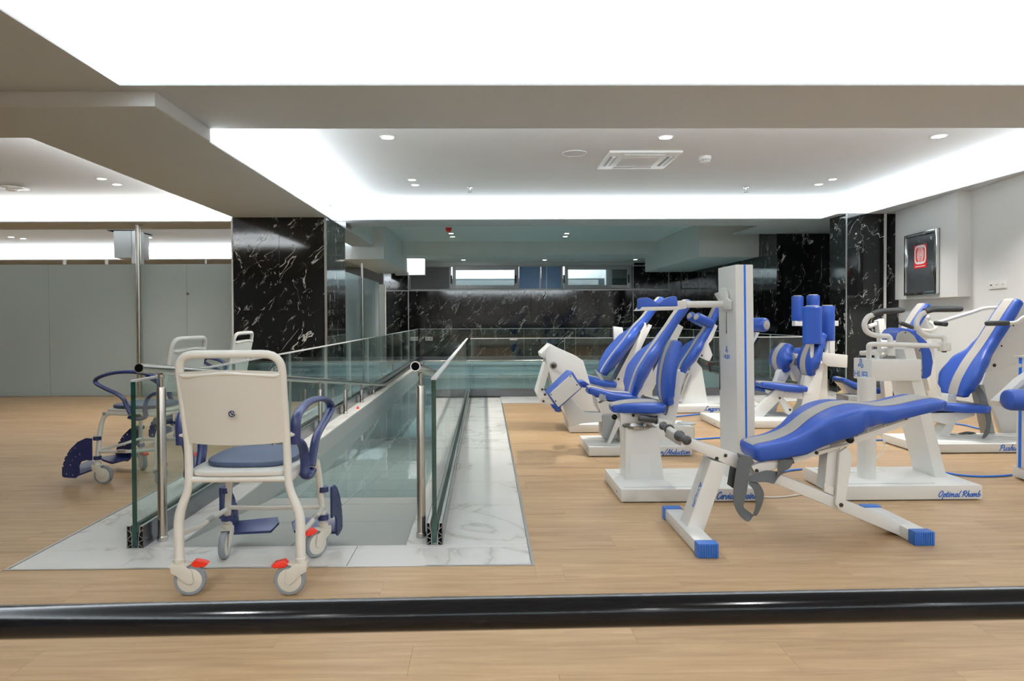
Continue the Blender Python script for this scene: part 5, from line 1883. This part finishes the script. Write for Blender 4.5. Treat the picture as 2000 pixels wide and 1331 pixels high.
slab('panel_stem', [(1202, 664), (1216, 664), (1216, 806), (1206, 806)], 6.91, 6.95, mwhite, t, .003)

# ---------------------------------------------------------------- leg press
t = thing('leg_press', 'white leg press with tilted blue back and two shoulder rollers behind the tall post', 'exercise machine', (2.5, 7.8, 0))
b_, Y0, Yb, z0, x0, x1 = base_box('plinth', 1304, 1500, 808, 794, 776, 1284, t, 'Legpress', (1375.5, 802.5), .24, .050, groove=False)
BKf = px_pts([(1394, 601), (1384, 622), (1372.5, 644), (1362, 660), (1350, 679), (1340, 694), (1331, 708), (1325, 722)], 7.8)
pad('backrest', BKf, [.19, .19, .19, .23, .48, .52, .46, .34], [.075, .08, .085, .095, .11, .11, .10, .08], t, (-1, 0, .4), stripe=.05, swid=[.12, .12, .115, .10, .075, .07, .075, .08], wing=WG)
for (a, b, Y) in (((1360, 619), (1389, 633), 7.62), ((1347, 617), (1374, 632), 7.98)):
    p, q = at(a[0], a[1], Y), at(b[0], b[1], Y + .10)
    d = (q - p).normalized()
    rl = G().lathe(p, d, [(0, .046), (.006, .052), (.02, .056), ((q - p).length - .02, .056), ((q - p).length, .05)], 24).out('shoulder_roller', blue, t)
    G().lathe(p, -d, [(-.004, .036), (.004, .036), (.006, .03)], 20).out('roller_cap', mcream, rl)
    G().tube([q, q + d * .06], .018, 10).out('roller_axle', mwhite, rl)
slab('back_frame', [(1382, 660), (1393, 636), (1402, 636), (1391, 664), (1384, 672), (1392, 694), (1386, 706), (1366, 697), (1344, 742), (1336, 742), (1352, 706), (1374, 668)], 7.72, 7.82, mwhite, t, .004)
bolts([(1371, 695), (1355, 707)], 7.715, t, r=.011)
slab('column', [(1351, 707), (1357, 703), (1371, 719), (1383, 792), (1328, 792)], 7.70, 7.95, mwhite, t, .005)
slab('seat_mount', [(1325, 722), (1352, 724), (1350, 734), (1337, 745), (1330, 760), (1324, 745)], 7.70, 7.84, mwhite, t, .004)
slab('foot_rail', [(1345, 730), (1351, 733), (1331, 785), (1324, 785)], 7.66, 7.72, alu, t, .003)
# big roller arm that shows right of the tall post
p, q = at(1497, 635, 7.35), at(1452, 634, 7.62)
d = (q - p).normalized()
rl = G().lathe(p, d, [(0, .062), (.008, .072), (.03, .079), ((q - p).length, .079)], 26).out('knee_roller', blue, t)
G().lathe(p, -d, [(-.004, .052), (.005, .052), (.008, .042), (.009, .016), (.014, .012)], 24).out('roller_cap', mcream, rl)
slab('roller_arm', [(1473, 660), (1477, 650), (1484, 650), (1480, 658), (1474, 668), (1440, 740), (1430, 790), (1416, 790), (1424, 740)], 7.66, 7.74, mwhite, t, .004)

# ---------------------------------------------------------------- trunk machine with upright rollers
t = thing('trunk_machine', 'white trunk machine with upright blue chest rollers and curved seat backs', 'exercise machine', (3.0, 6.8, 0))
b_, Y0, Yb, z0, x0, x1 = base_box('plinth', 1405, 1625, 838.5, 823, 806, 1381, t)
slab('plinth_rail', [(1478, 815), (1545, 815), (1545, 820), (1478, 823)], 6.60, 6.75, mwhite, t, .004)
front = px_pts([(1484, 745.5), (1500, 746), (1522, 748), (1545, 750), (1561, 752)], 6.75)
pad('seat', front, [.26, .34, .40, .40, .34], [.055, .065, .075, .075, .06], t, (0, 0, 1), ex=6, stripe=.12)
front = px_pts([(1592, 652), (1582, 668), (1573, 686), (1568, 703), (1567.5, 718), (1570, 730)], 6.75)
pad('backrest', front, [.22, .30, .36, .38, .34, .24], [.09, .11, .115, .115, .11, .08], t, (-1, 0, .15), stripe=.10, swid=[.08, .09, .1, .11, .12, .12], stripe_range=(0, 1))
slab('back_plate', [(1576, 735), (1590, 728), (1606, 690), (1612, 694), (1600, 780), (1590, 812), (1545, 823), (1566, 790)], 6.68, 6.80, mwhite, t, .005)
slab('back_stem', [(1567, 732), (1579, 734), (1571, 762), (1560, 760)], 6.72, 6.78, alu, t, .003)
slab('seat_rail', [(1508, 764), (1568, 768), (1568, 780), (1536, 778), (1510, 772)], 6.66, 6.84, mwhite, t, .004)
slab('cross_strut', [(1516, 760), (1531, 764), (1529, 776), (1482, 824), (1470, 824), (1470, 806)], 6.63, 6.69, mwhite, t, .004)
slab('cross_strut', [(1519, 776), (1526, 772), (1549, 800), (1544, 812), (1536, 808)], 6.62, 6.66, mwhite, t, .004)
bolts([(1523, 778), (1543, 801)], 6.615, t, r=.012)
slab('column', [(1600, 706), (1617, 708), (1617, 818), (1600, 818)], 6.72, 6.86, mwhite, t, .012)
slab('yoke_block', [(1606, 688), (1617, 690), (1656, 694), (1655, 719), (1617, 716), (1606, 708)], 6.66, 6.82, mwhite, t, .006)


def upright_roller(px, ytop, ybot, Y, r, name='chest_roller'):
    a, b = at(px, ybot, Y), at(px, ytop, Y)
    b = Vector((a.x + (b.x - a.x) * .3, a.y, b.z))
    L_ = (b - a).length
    o = G().lathe(a, b - a, [(0, r * .93), (.008, r), (L_ * .3, r * .985), (L_ * .7, r * .985), (L_ - .012, r), (L_, r * .9)], 28).out(name, blue, t)
    G().lathe(b, b - a, [(-.003, r * .72), (.006, r * .72), (.009, r * .6)], 22).out('roller_cap', mcream, o)
    return o, a, b


o, a, b = upright_roller(1586, 599, 672, 6.60, .0895)
G().tube(fillet([a + Vector((0, 0, .02)), a + Vector((0, 0, -.14)), a + Vector((.07, .05, -.20)), at(1617, 706, 6.72)], .07), .018, 14).out('roller_stem', mwhite, t)
o, a, b = upright_roller(1616, 598, 666, 6.78, .069)
G().tube([a + Vector((0, 0, .02)), at(1613, 692, 6.76)], .018, 14).out('roller_stem', mwhite, t)
o, a, b = upright_roller(1557.5, 579, 627, 7.35, .0625)
o, a2, b = upright_roller(1588, 577, 627, 7.35, .068)
slab('roller_bar', [(1553, 627), (1638, 627), (1638, 637), (1553, 637)], 7.30, 7.38, mwhite, t, .004)
slab('roller_bar_post', [(1621, 637), (1631, 637), (1631, 692), (1621, 692)], 7.30, 7.38, mwhite, t, .004)
slab('yoke_extension', [(1612, 692), (1636, 692), (1636, 704), (1612, 704)], 6.80, 7.38, mwhite, t, .004)
front = px_pts([(1527, 673), (1517, 685), (1512, 699), (1513, 712), (1519, 724)], 7.1)
pad('second_backrest', front, [.26, .36, .40, .38, .28], [.11, .13, .14, .13, .10], t, (-1, 0, .2), stripe=.11, stripe_range=(0, 1))
slab('second_frame', [(1545, 693), (1554, 697), (1549, 714), (1566, 716), (1566, 722), (1566, 746), (1556, 746), (1546, 724), (1535, 745), (1517, 745), (1522, 728)], 7.0, 7.1, mwhite, t, .004)
slab('second_frame_foot', [(1517, 743), (1535, 743), (1512, 818), (1494, 818)], 7.0, 7.1, mwhite, t, .004)
front = px_pts([(1455, 748), (1480, 751), (1502, 755)], 7.05)
pad('second_seat', front, [.30, .38, .34], [.06, .07, .06], t, (0, 0, 1))
slab('second_seat_arm', [(1480, 760), (1520, 770), (1535, 760), (1535, 752), (1500, 757)], 7.02, 7.1, mwhite, t, .004)
front = px_pts([(1548, 692), (1556, 682), (1566, 680), (1577, 686)], 7.3)
pad('rear_pad', front, [.22, .28, .28, .22], [.07, .09, .09, .07], t, (-.2, 0, 1))
slab('rear_pad_stem', [(1549, 690), (1560, 692), (1560, 700), (1550, 700)], 7.08, 7.3, mwhite, t, .003)

# ---------------------------------------------------------------- rhomboid machine (centre right, front)
t = thing('rhomboid_machine', 'white machine with black curved handles, round column and a slanted leg, nearest on the right', 'exercise machine', (2.5, 4.2, 0))
b_, Y0, Yb, z0, x0, x1 = base_box('plinth', 1650, 1919, 980, 950.5, 913, 1566, t, 'Optimal Rhomb', (1832.5, 971), .25, .034)
# the plinth is wider to the left at the back
p = fl(1703, 937, z0)
cx, cy = p.x, p.y + .06
ztop = at(1700, 745, 4.06).z
col_ = G().tube([(cx, cy, z0 - .002), (cx, cy, ztop + .02)], .052, 24).out('column', mwhite, t)
cxr = at(1703, 745, 4.06).x
xl_, xr_ = at(1702, 720, 4.06).x, at(1800, 720, 4.06).x
zl, zh = at(1702, 745, 4.06).z, at(1702, 703, 4.06).z
head = G().box((xl_, 4.06, zl), (xr_, 4.26, zh)).out('head_box', mwhite, t, bevel=.006)
hur_mark(Vector((xl_ - .001, 4.245, zl + .018)), (0, -1, 0), (0, 0, 1), .032, head)
slab('slant_leg', [(1765, 683), (1786, 680), (1851, 937), (1828, 937)], 4.08, 4.30, mwhite, t, .006)
slab('chest_panel', [(1754, 672), (1754, 661), (1757, 652), (1766, 646.5), (1776, 648.5), (1786, 656), (1793, 668), (1800, 690), (1802, 715), (1802, 736), (1790, 706), (1786, 682)], 4.31, 4.335, mcream, t, .004)
bolts([(1768, 650), (1796, 685), (1799, 724)], 4.31, t, r=.005)
slab('chest_pad', [(1752, 667), (1753, 652), (1758, 645), (1766, 641), (1777, 643), (1790, 649), (1812, 668), (1821, 690), (1824, 708), (1820, 734), (1811, 741), (1801, 740), (1802, 712), (1796, 680), (1784, 662), (1770, 655)], 4.335, 4.52, blue, t, .03, label='blue curved chest pad')
TR = .016
z1_ = lambda y: at(1700, y, 4.1).z
lv = px3([(1705, 615, 4.12), (1695, 620, 4.12), (1688.5, 632, 4.12), (1691, 645, 4.12), (1701, 653, 4.12), (1716, 656.5, 4.12), (1735, 657, 4.12), (1738.5, 661, 4.12), (1739, 681, 4.12)])
h1 = G().tube(smooth_path(lv[:6], 5) + fillet(lv[6:], .02), TR, 16).out('handle_tube', mwhite, t)
gp = px3([(1703, 614, 4.12), (1720, 609, 4.12), (1740, 607.5, 4.12), (1765, 606, 4.12)])
G().tube(smooth_path(gp, 5), [.0185] * 14 + [.018, .015], 16).out('grip', black, h1)
rv = px3([(1808, 610, 4.08), (1798, 616, 4.08), (1790.5, 629, 4.08), (1792, 641, 4.08), (1801, 651, 4.08), (1813, 656.5, 4.08), (1840, 658, 4.08), (1844.5, 662, 4.08), (1845, 672, 4.08)])
h2 = G().tube(smooth_path(rv[:6], 5) + fillet(rv[6:], .02), TR, 16).out('handle_tube', mwhite, t)
gp = px3([(1806, 609, 4.08), (1822, 604.5, 4.08), (1848, 604, 4.08), (1878, 603.5, 4.08)])
G().tube(smooth_path(gp, 5), [.0195] * 14 + [.0195, .017], 16).out('grip', black, h2)
c = at(1844, 668, 4.08)
hubb = G().lathe((c.x, c.y, at(1844, 686, 4.08).z), (0, 0, 1), [(0, .03), (.004, .036), (.05, .036), (.054, .03)], 24).out('pivot_hub', mwhite, t)
G().lathe((c.x, c.y, at(1844, 686, 4.08).z), (0, 0, -1), [(0, .016), (.008, .012)], 12).out('hub_bolt', bolt_m, hubb)
ab = px3([(1836, 676, 4.08), (1703, 672.5, 4.1), (1697, 674, 4.1), (1697, 704, 4.14)])
G().tube(fillet(ab, .03), TR * .95, 16).out('swing_arm', mwhite, t)
ab = px3([(1681, 690, 4.2), (1708, 690, 4.12), (1713, 692, 4.12), (1713, 705, 4.12)])
G().tube(fillet(ab, .02), TR * .9, 16).out('swing_arm', mwhite, t)
ab = px3([(1681, 690, 4.2), (1740, 683, 4.16)])
G().tube(ab, TR * .8, 16).out('swing_arm', mwhite, t)
G().lathe(at(1741, 695, 4.12), (0, 0, 1), [(0, .022), (.045, .022)], 18).out('pivot_hub', mwhite, t)
slab('seat_clamp', [(1722, 700), (1732, 693), (1746, 694), (1752, 702)], 4.16, 4.2, mcream, t, .003)

# ---------------------------------------------------------------- push-up machine (right)
t = thing('push_machine', 'white pressing machine with large blue backrest by the right wall, grey belt hanging', 'exercise machine', (3.9, 5.6, 0))
b_, Y0, Yb, z0, x0, x1 = base_box('plinth', 1796, 2100, 887, 868.5, 847, 1743, t, 'Pushup/Pulldown', (1951.5, 880.5), .40, .044)
front = px_pts([(1800, 784), (1825, 784), (1855, 785), (1885, 786), (1899, 787)], 5.62)
pad('seat', front, [.28, .36, .44, .46, .42], [.06, .068, .072, .072, .06], t, (0, 0, 1), ex=6, stripe=.2, swid=[.16, .17, .18, .18, .17])
front = px_pts([(1968, 587), (1953, 608), (1938, 632), (1924, 655), (1910, 678), (1890, 706), (1874, 733), (1866, 752), (1862, 766)], 5.62)
pad('backrest', front, [.19, .20, .20, .20, .24, .38, .44, .40, .30], [.09, .10, .10, .095, .10, .115, .115, .105, .08], t, (-1, 0, .4), stripe=.1, swid=[.11] * 9, wing=[0, 0, 0, 0, .02, .055, .06, .05, .03])
slab('upper_panel', [(1975, 602), (1988, 596), (2075, 600), (2075, 676), (1925, 729), (1916, 726)], 5.70, 5.74, mwhite, t, .004)
bolts([(1979, 636), (1956, 676)], 5.70, t, r=.008)
bolts([(1942, 714)], 5.70, t, r=.016)
slab('lower_panel', [(1925, 728), (2000, 700), (2000, 862), (1962, 862), (1948, 818), (1918, 752)], 5.75, 5.80, mwhite, t, .004)
slab('panel_edge', [(1913, 752), (1922, 752), (1946, 856), (1936, 856)], 5.66, 5.78, greypl, t, .003)
slab('seat_beam', [(1816, 808), (1868, 806), (1905, 806), (1905, 812), (1850, 830), (1816, 822)], 5.50, 5.72, mwhite, t, .004)
slab('seat_strut', [(1850, 826), (1872, 816), (1850, 862), (1826, 862)], 5.54, 5.66, mwhite, t, .005)
slab('seat_stem', [(1852, 770), (1868, 772), (1868, 790), (1850, 790)], 5.58, 5.66, mwhite, t, .004)
hp = px3([(2040, 612, 5.5), (2003, 619, 5.42), (1986, 630, 5.42), (1966, 632, 5.42)])
h_ = G().tube(smooth_path(hp, 5), .0165, 14).out('press_handle', mwhite, t)
gp = px3([(1970, 631.5, 5.42), (1926, 632, 5.42)])
G().lathe(gp[1], gp[0] - gp[1], [(-.006, .012), (0, .018), (.008, .0215), (.18, .0215), (.186, .018)], 18).out('grip', black, h_)
hp = px3([(1990, 602, 5.9), (1930, 602, 5.9), (1900, 610, 5.9), (1835, 630, 5.9), (1826, 634, 5.9)])
h_ = G().tube(smooth_path(hp, 5), .0165, 14).out('press_handle', mwhite, t)
gp = px3([(1850, 634, 5.88), (1826, 631, 5.88)])
G().lathe(gp[1], gp[0] - gp[1], [(-.006, .012), (0, .018), (.008, .0215), (.10, .0215), (.11, .017)], 18).out('grip', black, h_)
slab('pivot_plate', [(1982, 592), (2004, 590), (2004, 604), (1984, 606)], 5.74, 5.85, mwhite, t, .004)
ribbon('belt', px3([(1905, 756, 5.52), (1916, 770, 5.5), (1921, 784, 5.46), (1929, 806, 5.44), (1931, 830, 5.44), (1924, 852, 5.44), (1915, 862, 5.46), (1895, 861, 5.5), (1870, 856, 5.55), (1855, 852, 5.6)]),
       [Vector((.03, 0, .01)), Vector((.032, 0, 0)), Vector((.03, 0, 0)), Vector((.026, 0, 0)), Vector((.026, .01, 0)), Vector((.03, .015, 0)), Vector((.015, .02, .012)), Vector((0, .02, .022)), Vector((0, .02, .022)), Vector((.0, .015, .018))], strap_m, t)
ribbon('belt_buckle', px3([(1874, 850, 5.6), (1890, 846, 5.64), (1905, 847, 5.68)]), [Vector((0, .02, .004))] * 3, black, t, th=.01)

# ---------------------------------------------------------------- second striped-back machine behind the rhomboid one
t = thing('chest_machine', 'white machine with narrow striped back, half hidden behind the curved handles', 'exercise machine', (4.2, 7.2, 0))
b_, Y0, Yb, z0, x0, x1 = base_box('plinth', 1668, 1850, 812, 799, 783, 1650, t, groove=False)
front = px_pts([(1797, 595), (1789, 605), (1780, 618), (1770, 634), (1756, 655), (1738, 682), (1722, 705), (1714, 724)], 7.2)
pad('backrest', front, [.19, .20, .20, .22, .28, .40, .42, .30], [.09, .10, .10, .10, .105, .115, .11, .09], t, (-1, 0, .4), stripe=.11)
front = px_pts([(1640, 737), (1654, 743), (1672, 750), (1700, 755)], 7.3)
pad('seat', front, [.24, .30, .38, .38], [.05, .06, .07, .07], t, (0, 0, 1), ex=6, stripe=.1)
slab('seat_arm', [(1643, 748), (1690, 762), (1740, 764), (1740, 778), (1690, 792), (1676, 786)], 7.25, 7.4, mwhite, t, .004)
slab('front_box', [(1657, 774), (1690, 774), (1690, 800), (1657, 800)], 7.05, 7.3, greypl, t, .006)
slab('back_column', [(1800, 620), (1812, 626), (1826, 690), (1832, 800), (1812, 800), (1760, 740), (1780, 690)], 7.3, 7.42, mwhite, t, .005)
slab('rear_leg', [(1745, 745), (1790, 735), (1800, 800), (1764, 800)], 7.22, 7.3, mwhite, t, .004)
slab('arm_post', [(1715, 627), (1727, 622.5), (1733, 655), (1720, 662)], 7.0, 7.08, mwhite, t, .004)
G().tube(px3([(1718, 631, 7.04), (1697, 638, 7.04)]), .022, 12).out('arm_tube', mwhite, t)
slab('arm_post_lower', [(1720, 660), (1733, 654), (1740, 700), (1745, 790), (1730, 790)], 7.0, 7.08, mwhite, t, .004)
hp = px3([(1785, 641, 6.9), (1800, 645, 6.95), (1818, 646, 7.1), (1828, 640, 7.3), (1815, 628, 7.38)])
h_ = G().tube(smooth_path(hp, 5), .019, 14).out('press_handle', mwhite, t)
gp = px3([(1784, 640.5, 6.9), (1758, 631, 6.9)])
G().lathe(gp[1], gp[0] - gp[1], [(-.008, .014), (0, .022), (.14, .0225), (.15, .018)], 16).out('grip', black, h_)
hp = px3([(1812, 618, 7.4), (1822, 632, 7.5), (1835, 632, 7.6)])
G().tube(smooth_path(hp, 4), .018, 12).out('press_handle', mwhite, t)
slab('brace', [(1806, 720), (1811, 722), (1822, 762), (1816, 764)], 7.2, 7.26, mwhite, t, .003)

# ---------------------------------------------------------------- machine cut by the right edge
t = thing('roller_machine', 'white machine cut off by the right edge, with blue stripe and blue roller', 'exercise machine', (3.75, 4.7, 0))
xj = fl(1979, 933).x
yj = fl(1979, 933).y
zj = at(1979, 910, yj).z
pj = G().box((xj, yj - .75, .006), (xj + .62, yj, zj)).out('plinth', mwhite, t, bevel=.006)
G().box((xj + .02, yj - .73, 0), (xj + .6, yj - .02, .007)).out('rubber_foot', black, pj)
G().lathe((xj, yj - .10, zj * .4), (-1, 0, 0), [(0, .006), (.002, .006)], 8).out('plug', bolt_m, pj)
yp2 = yj - .03
xp2 = at(1985, 800, yp2).x
zt2 = at(1985, 698, yp2).z
po = G().box((xp2, yp2 - .34, zj - .002), (xp2 + .16, yp2, zt2)).out('post', mwhite, t, bevel=.005)
ys = CAMP.y + xp2 / ray(1992.5, 800).x * ray(1992.5, 800).y
G().box((xp2 - .0015, ys - .012, zj), (xp2 + .003, ys + .012, zt2 - .003)).out('post_stripe', bluestripe, po, smooth=0)
G().box((xp2 - .012, yp2 - .35, zt2), (xp2 + .17, yp2 + .01, zt2 + .012)).out('post_cap', mwhite, po, bevel=.003)
G().lathe((xp2, ys, at(1992, 714, yp2).z), (-1, 0, 0), [(0, .014), (.006, .012)], 12).out('stripe_button', sock, po)
slab('swing_plate', [(1950, 785), (1953, 789), (1964, 796), (2040, 732), (2040, 712), (1996, 742)], 4.22, 4.29, mwhite, t, .004)
slab('swing_inner', [(1966, 778), (2040, 722), (2040, 742), (1985, 780)], 4.212, 4.222, greypl, t, .002)
p, q = at(1964, 781, 4.12), at(2075, 784, 4.12)
d = (q - p).normalized()
rl = G().lathe(p, d, [(0, .045), (.01, .060), (.03, .067), ((q - p).length, .067)], 26).out('leg_roller', blue, t)
G().tube([at(1990, 770, 4.25), at(1990, 775, 4.12)], .014, 10).out('roller_axle', mwhite, t)
slab('swing_pivot', [(2030, 715), (2050, 710), (2050, 745), (2030, 748)], 4.2, 4.32, mwhite, t, .003)

# ================================================================== HOSES AND SMALL THINGS ON THE FLOOR
def hose(name, label, px, r, m, group, z=None):
    pts = [fl(x, y, r + .001) for x, y in px]
    G().tube(smooth_path(pts, 6), r, 10).out(name, m, None, label=label, cat='hose', group=group, org=pts[0])


BH = 'blue air hoses between the machines'
hose('air_hose', 'blue air hose between the bench strap and the nearest right plinth', [(1500, 933), (1520, 925), (1545, 919), (1566, 917)], .0065, bluehose, BH)
hose('air_hose', 'blue air hose curving right from the slanted leg to the right-edge machine', [(1846, 924), (1880, 929), (1920, 931), (1955, 930), (1976, 928)], .0065, bluehose, BH)
hose('air_hose', 'blue air hose between the round-capped box and the tall post', [(1352, 859), (1380, 857), (1402, 855.5), (1420, 855)], .007, bluehose, BH)
hose('air_hose', 'blue air hose on the floor in front of the leg press plinth', [(1310, 815), (1340, 812), (1365, 809.5), (1386, 808.5)], .0075, bluehose, BH)
hose('air_hose', 'blue air hose behind the round white column, beside the white loop', [(1706, 860), (1725, 860), (1752, 860)], .007, bluehose, BH)
hose('air_hose', 'blue air hose under the pressing machine near the right baseboard', [(1866, 828), (1885, 831), (1905, 836), (1922, 840)], .007, bluehose, BH)
WC = 'white cables on the floor'
hose('white_cable', 'white cable curving right from the hanging strap loop on the floor', [(1480, 971), (1510, 972), (1540, 970), (1566, 966)], .0045, sock, WC)
p = fl(1706, 905)
pts = px3([(1704, 846, 4.3), (1718, 850, 4.3), (1727, 862, 4.3), (1726, 878, 4.3), (1716, 892, 4.3), (1704, 900, 4.3)])
G().tube(smooth_path(pts, 6), .0042, 8).out('cable_loop', sock, t if False else [o for o in bpy.data.objects if o.name == 'rhomboid_machine'][0])
# dark bag and wooden wedge on the floor by the marble wall
p = fl(1745, 792)
bag = thing('sports_bag', 'black bag on the floor between the round column and the slanted leg', 'bag', (p.x, 7.95, 0))
q = fl(1740, 796)
YY = 8.05
prof = [(1722, 788), (1720, 765), (1726, 748), (1740, 741), (1752, 745), (1758, 762), (1759, 790)]
pl4 = [at(x, y, YY) for x, y in prof]
zm = min(v.z for v in pl4)
pl4 = [Vector((v.x, v.y, v.z - zm)) for v in pl4]
G().prism(pl4, (0, .28, 0)).out('body', black, bag, bevel=.04, bseg=3)
G().tube(smooth_path([pl4[1] + Vector((.03, -.02, -.06)), pl4[2] + Vector((.05, -.03, -.16)), pl4[3] + Vector((.0, -.03, -.22)), pl4[4] + Vector((.03, -.02, -.3))], 5), .02, 10, flat=(1.6, .5)).out('shoulder_strap', greypl, bag)
p = fl(1648, 771)
w_ = thing('wooden_wedge', 'small pale wooden wedge lying before the black marble wall', 'wedge', (p.x, p.y, 0))
G().prism([(p.x - .09, p.y - .04, 0), (p.x + .07, p.y - .04, 0), (p.x + .07, p.y - .04, .085), (p.x - .02, p.y - .04, .05)], (0, .1, 0)).out('block', woodm, w_, bevel=.004)
G().box((p.x - .1, p.y - .06, 0), (p.x + .06, p.y - .045, .03)).out('batten', woodm, w_, bevel=.003)
# small red cone-shaped button on the kerb
p = fl(699, 799, 0)
c_ = thing('red_button', 'tiny red button on the white kerb between two rail posts', 'button', (p.x, p.y, 0))
G().lathe((p.x, p.y, 0), (0, 0, 1), [(0, .018), (.006, .018), (.03, .004)], 12).out('cap', red, c_)
